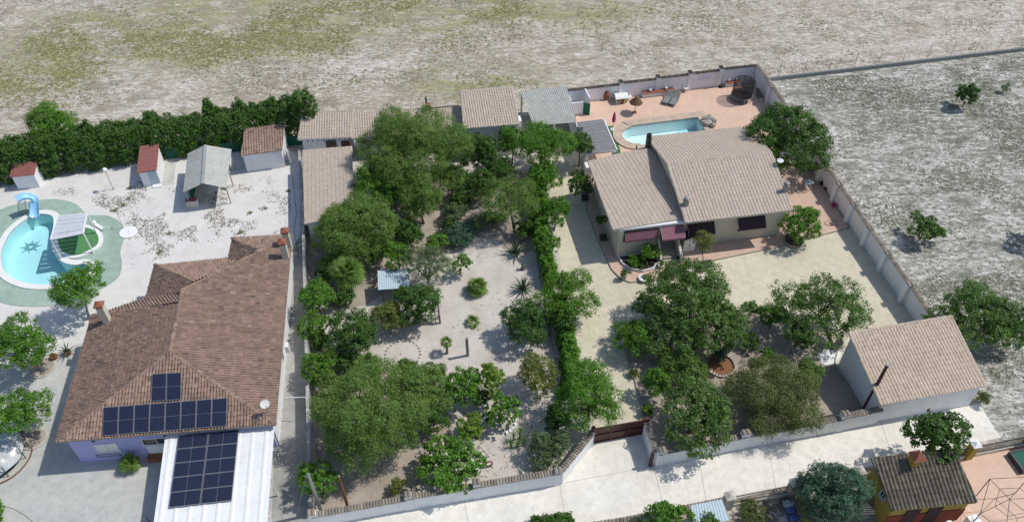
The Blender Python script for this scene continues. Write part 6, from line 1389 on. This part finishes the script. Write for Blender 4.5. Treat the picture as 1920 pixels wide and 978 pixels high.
# hedge along the drive
hedge_run([G(1012, 440), G(1022, 490), G(1032, 540)], 'ivy_hedge', 'upper stretch of ivy hedge between garden and drive', 'bright', [1.9, 1.8, 1.7], 1.1, 75, topvar=.35)
hedge_run([G(1046, 590), G(1060, 640), G(1068, 690), G(1074, 745)], 'ivy_hedge', 'lower stretch of ivy hedge between garden and drive', 'bright', [2.2, 1.9, 1.6, 1.5], 1.2, 75, topvar=.4)
hedge_run([G(1005, 345), G(1010, 395), G(1012, 440)], 'ivy_hedge', 'topmost stretch of bushy hedge beside the upper drive', 'willow', [2.4, 2.3, 1.9], 1.5, 60)
# around the house
T(1470, 262, 80, 'big dark round tree at the right rear corner of the cream house', 'shade', 3.6, 3.0)
T(1500, 418, 40, 'leafy tree in a round bed at the front right corner of the house', 'mulberry', 2.0, 1.6, (1490, 452))
T(1322, 455, 22, 'slim young tree with thin trunk before the house', 'olive', 2.9, .9, (1316, 502), clear=1.6, dens=.55)
p = G(1488, 452); bb_ = thing('tree_bed', 'round kerbed bed of the tree at the front right corner of the house', 'tree bed', p); MB().lathe(p, [(.95, 0), (.95, .2), (.85, .21)], 26).build('rim', M['stone'], bb_); MB().lathe(p, [(.85, .18), (.83, .215)], 24).build('soil', M['soil'], bb_)
T(1219, 474, 20, 'dark green round shrub beside the porch stairs', 'bright', 1.2, .8, cat='shrub', name='shrub')
T(1190, 491, 15, 'low light green shrub in the porch planting bed', 'bright', .7, .45, cat='shrub', name='shrub')
T(1205, 496, 9, 'tiny grey plant among stones in the porch planting bed', 'grey', .5, .3, cat='shrub', name='shrub')
T(1128, 413, 12, 'small ball tree on the left side paving', 'dark', 1.8, .55, (1131, 447), clear=1.3)
T(1088, 345, 26, 'bushy small tree at the left rear flank of the house', 'dark', 2.2, 1.2, (1097, 372))
T(1525, 312, 12, 'dark red leaved shrub under the big dark tree', 'red', .8, .7, cat='shrub', name='shrub')
T(1255, 512, 13, 'low reddish plant at the foot of the stairs', 'olive', .3, .25, cat='shrub', name='shrub')
# right garden
T(1278, 552, 84, 'large clumpy carob tree at the top of the right garden', 'carob', 3.4, 2.2, dens=.95)
T(1350, 612, 64, 'clumpy carob tree right of the largest one', 'carob', 2.7, 1.8, dens=.95)
T(1262, 622, 52, 'clumpy carob tree below the largest one', 'carob', 2.5, 1.7, dens=.95)
T(1197, 628, 42, 'bright drooping tree at the kerb of the drive', 'willow', 1.9)
T(1540, 580, 88, 'open spreading tree before the garage', 'carob', 3.0, 2.1, (1560, 655), dens=.75, nl=14)
T(1450, 592, 30, 'rounded green shrub between the carob and the open spreading tree', 'bright', 1.5)
T(1406, 578, 18, 'small pointed shrub behind the rounded green one', 'carob', 1.3)
T(1277, 684, 48, 'grey green broad shrub in the right garden', 'round', 1.5)
T(1230, 716, 30, 'small bright tree near the gate side kerb', 'bright', 1.7, 1.1, clear=.8)
T(1303, 772, 74, 'large clumpy tree behind the right road wall', 'carob', 2.6, 2.1, dens=1.05)
T(1455, 738, 86, 'wide brownish green tree behind the right road wall', 'brown', 2.2, 1.8, dens=1.3)
T(1515, 700, 32, 'green shoulder tree behind the wide brownish one', 'pepper', 1.8)
T(1440, 666, 14, 'small bright sapling by the pale edging stones', 'bright', .9, .7)
T(1425, 678, 10, 'small orange tinted plant beside the bright sapling', 'olive', .5, .4, cat='shrub', name='shrub')
T(1352, 662, 16, 'small conifer above the orange planting circle', 'blue', .9, .9)
T(1405, 640, 20, 'low dark shrub under the carob trees', 'dark', .8, cat='shrub', name='shrub')
T(1188, 700, 9, 'small reddish plant along the curved kerb', 'olive', .4, cat='shrub', name='shrub')
T(1215, 765, 12, 'small yellowish plant at the curved kerb by the gate', 'lime', .6, cat='shrub', name='shrub')
# fields
T(1815, 178, 21, 'lone small dark tree in the far scrub field', 'shade', 1.5, 1.5)
T(1735, 427, 33, 'lone bushy tree in the middle of the scrub field', 'carob', 1.5, 1.4)
T(1835, 592, 72, 'wide bushy tree behind the garage outside the wall', 'carob', 2.4, 1.9)
T(1885, 610, 48, 'darker bushy tree at the right of the one behind the garage', 'dark', 2.0, 1.6)
T(1962, 428, 36, 'bush beyond the right picture edge in the scrub field', 'carob', 1.9)
T(1885, 165, 10, 'nearly leafless twiggy shrub in the far scrub field', 'airy', .6, .5, cat='shrub', name='shrub', dens=.5)
T(1845, 745, 16, 'weedy shrub at the end of the garage wall', 'brown', .6, cat='shrub', name='shrub')
# lower right
T(1757, 818, 56, 'dark leafy tree behind the ochre house roof', 'shade', 3.4, 2.2)
T(1560, 925, 66, 'dense round blue green tree before the ochre house', 'blue', 2.3, 2.2, dens=1.15)
T(1255, 972, 44, 'bright leafy bush at the bottom edge', 'bright', 1.4, 1.2, cat='shrub', name='shrub')
T(1325, 985, 24, 'small bush below the pale blue sheet roof', 'carob', 1.9, .6, cat='shrub', name='shrub')
T(1410, 965, 34, 'reddish brown scrub inside the railing', 'brown', .5, .4, cat='shrub', name='shrub')
T(1192, 988, 20, 'pinkish flowering shrub at the bottom edge', 'brown', .7, cat='shrub', name='shrub')
hedge_run([G(1000, 988), G(1070, 978)], 'clipped_hedge', 'short clipped hedge at the bottom edge of the road', 'dark', .8, .7, 70)

# ------------------------------------------------------------------ ground cover (nobody could count it)
def tufts(name, label, pts, size, mat, blades=5, spread=1.0, tint=.5, rise=(.12, .42)):
    n = len(pts); size = np.broadcast_to(size, (n,)); B = blades; N = n * B; k = np.repeat(np.arange(n), B); a = rng.uniform(0, 6.28, N); s = size[k] * rng.uniform(.6, 1.3, N)
    d = np.stack([np.cos(a), np.sin(a), np.zeros(N)], 1); sd = np.stack([-np.sin(a), np.cos(a), np.zeros(N)], 1); c = np.zeros((N, 3)); c[:, :2] = pts[k, :2] + rng.normal(0, .25, (N, 2)) * size[k][:, None]; c[:, 2] = .008 + (pts[k, 2] if pts.shape[1] > 2 else 0)
    V = np.empty((N, 3, 3)); w = s * .22; V[:, 0] = c - sd * w[:, None]; V[:, 1] = c + sd * w[:, None]; V[:, 2] = c + d * (s * spread)[:, None] * .9; V[:, 2, 2] += s * rng.uniform(rise[0], rise[1], N)
    me = npmesh(name, V.reshape(-1, 3), np.arange(N * 3), np.arange(N) * 3, np.full(N, 3)); at_ = me.attributes.new('tint', 'FLOAT', 'FACE'); at_.data.foreach_set('value', np.clip(tint + rng.normal(0, .2, n)[k] + rng.normal(0, .12, N), 0, 1).astype(np.float32))
    o = link(name, me, M[mat]); tag(o, label, 'weeds', kind='stuff'); return o
def vnoise(x, y, s, seed):                                  # smooth value noise
    r = np.random.default_rng(seed); T_ = r.random((64, 64)); x, y = x / s, y / s; xi, yi = np.floor(x).astype(int), np.floor(y).astype(int); fx, fy = x - xi, y - yi; fx, fy = fx * fx * (3 - 2 * fx), fy * fy * (3 - 2 * fy); g = lambda i, j: T_[i % 64, j % 64]
    return (g(xi, yi) * (1 - fx) + g(xi + 1, yi) * fx) * (1 - fy) + (g(xi, yi + 1) * (1 - fx) + g(xi + 1, yi + 1) * fx) * fy
def fbm(x, y, s, seed): return sum(vnoise(x, y, s / 2 ** i, seed + i) * .5 ** i for i in range(4)) / 1.875
def scatter(n, x0, x1, y0, y1): return np.stack([rng.uniform(x0, x1, n), rng.uniform(y0, y1, n)], 1)
def inside(P, poly):
    poly = np.array([p[:2] for p in poly]); x, y = P[:, 0], P[:, 1]; r = np.zeros(len(P), bool); j = len(poly) - 1
    for i in range(len(poly)):
        a, b = poly[i], poly[j]; c = ((a[1] > y) != (b[1] > y)) & (x < (b[0] - a[0]) * (y - a[1]) / (b[1] - a[1] + 1e-12) + a[0]); r ^= c; j = i
    return r
FARF = px([(-60, 215), (560, 172), (580, 205), (860, 190), (1090, 158), (1412, 122), (1440, 143), (1990, 75), (1990, -22), (-60, -22)])
def gauss(P, c, rx, ry): q = G(*c); return np.exp(-(((P[:, 0] - q[0]) / rx) ** 2 + ((P[:, 1] - q[1]) / ry) ** 2))
P = scatter(230000, -75, 75, 62, 104); P = P[inside(P, FARF)]
gm = 1.1 * gauss(P, (150, 70), 12, 6) + .9 * gauss(P, (330, 45), 10, 7) + 1.2 * gauss(P, (690, 25), 11, 7) + .9 * gauss(P, (820, 12), 12, 5) + .7 * gauss(P, (380, 95), 9, 3) + .6 * gauss(P, (40, 130), 8, 6) + .5 * gauss(P, (560, 70), 9, 3) + .55 * gauss(P, (900, 155), 9, 3) + .35 * gauss(P, (1150, 20), 14, 4)
n1 = fbm(P[:, 0], P[:, 1], 7, 3); keep = rng.random(len(P)) < np.clip(gm * (n1 - .47) * 5, 0, .75)
tufts('field_grass', 'yellow green grass patches in the far field', P[keep], rng.uniform(.08, .24, keep.sum()), 'grass', 5, tint=.55)
n2 = fbm(P[:, 0], P[:, 1], 4, 11); keep2 = (rng.random(len(P)) < np.clip((n2 - .50) * 2.6, 0, .35)) & ~keep
tufts('dry_scrub', 'dry brown scrub over the far field', P[keep2], rng.uniform(.06, .15, keep2.sum()), 'drygrass', 4, tint=.6)
n3 = fbm(P[:, 0], P[:, 1], 6, 41); keep3 = (rng.random(len(P)) < np.clip((n3 - .55) * 1.6, 0, .2)) & ~keep & ~keep2
tufts('far_weeds', 'green weeds dotted over the far field', P[keep3], rng.uniform(.07, .2, keep3.sum()), 'weed_green', 5, tint=.55)
RF = px([(1450, 160), (1990, 92), (1990, 830), (1880, 830), (1836, 757), (1838, 715), (1760, 600), (1560, 320), (1460, 175)])
P = scatter(200000, 20, 70, 20, 100); P = P[inside(P, RF)]; n1 = fbm(P[:, 0], P[:, 1], 5, 21); keep = rng.random(len(P)) < np.clip((n1 - .45) * 3.2, 0.04, .8)
tufts('scrub_weeds', 'grey green weeds over the scrub field', P[keep], rng.uniform(.05, .17, keep.sum()), 'weed_green', 4, tint=.0)
n2 = fbm(P[:, 0], P[:, 1], 3, 31); keep2 = (rng.random(len(P)) < np.clip((n2 - .48) * 2.4, 0, .5)) & ~keep
tufts('scrub_dry_weeds', 'dry weeds over the scrub field', P[keep2], rng.uniform(.06, .15, keep2.sum()), 'drygrass', 4, tint=.3)
# weeds on the white gravel
GR = px([(0, 370), (260, 330), (545, 285), (548, 440), (430, 445), (285, 490), (240, 500), (235, 410), (150, 370), (60, 365)]); P = scatter(100000, -48, -15, 44, 66); P = P[inside(P, GR)]
gm = gauss(P, (300, 450), 4.5, 4) + .8 * gauss(P, (230, 365), 5, 2) + .7 * gauss(P, (490, 380), 3.5, 4) + .8 * gauss(P, (360, 420), 5, 2.5); n1 = fbm(P[:, 0], P[:, 1], 1.6, 51); keep = rng.random(len(P)) < np.clip((n1 - .50) * 4 * (gm + .10), 0, .7)
tufts('gravel_weeds', 'dry brown weeds scattered on the white gravel', P[keep], rng.uniform(.035, .1, keep.sum()), 'drygrass', 6, tint=.25)
P = scatter(60, -46, -16, 46, 64); P = P[inside(P, GR)]; tufts('green_gravel_weeds', 'small green weed tufts on the white gravel', np.repeat(P[:12], 12, 0) + rng.normal(0, .13, (len(P[:12]) * 12, 2)), .16, 'weed_green', 6, tint=.2)
# litter and low weeds in the gardens
LG = px([(600, 470), (1000, 430), (1100, 700), (1050, 870), (610, 950)]); P = scatter(16000, -22, 10, 26, 60); P = P[inside(P, LG)]; n1 = fbm(P[:, 0], P[:, 1], 3, 61); keep = rng.random(len(P)) < np.clip((n1 - .5) * 2.2, 0, .6)
tufts('garden_litter', 'dry leaf litter on the garden soil', P[keep], rng.uniform(.06, .14, keep.sum()), 'drygrass', 4, tint=.25)
P = scatter(9000, 8, 32, 26, 50); P = P[inside(P, offset(GARD, -.3))]; P = np.c_[P, np.full(len(P), .07)]; n1 = fbm(P[:, 0], P[:, 1], 3, 71); keep = rng.random(len(P)) < np.clip((n1 - .45) * 2.2, 0, .6)
tufts('bed_litter', 'dry leaf litter in the right garden bed', P[keep], rng.uniform(.06, .15, keep.sum()), 'drygrass', 4, tint=.25)
YG = px([(1385, 945), (1480, 925), (1480, 1000), (1385, 1000)]); P = scatter(2500, 8, 24, 20, 32); P = P[inside(P, YG)]; tufts('yard_scrub', 'rusty scrub behind the black railing', P, rng.uniform(.1, .3, len(P)), 'drygrass', 5, tint=.3)
print('tris', sum(len(o.data.loop_triangles) if o.data.calc_loop_triangles() is None else 0 for o in {o.data.name: o for o in bpy.data.objects if o.type == 'MESH'}.values()))
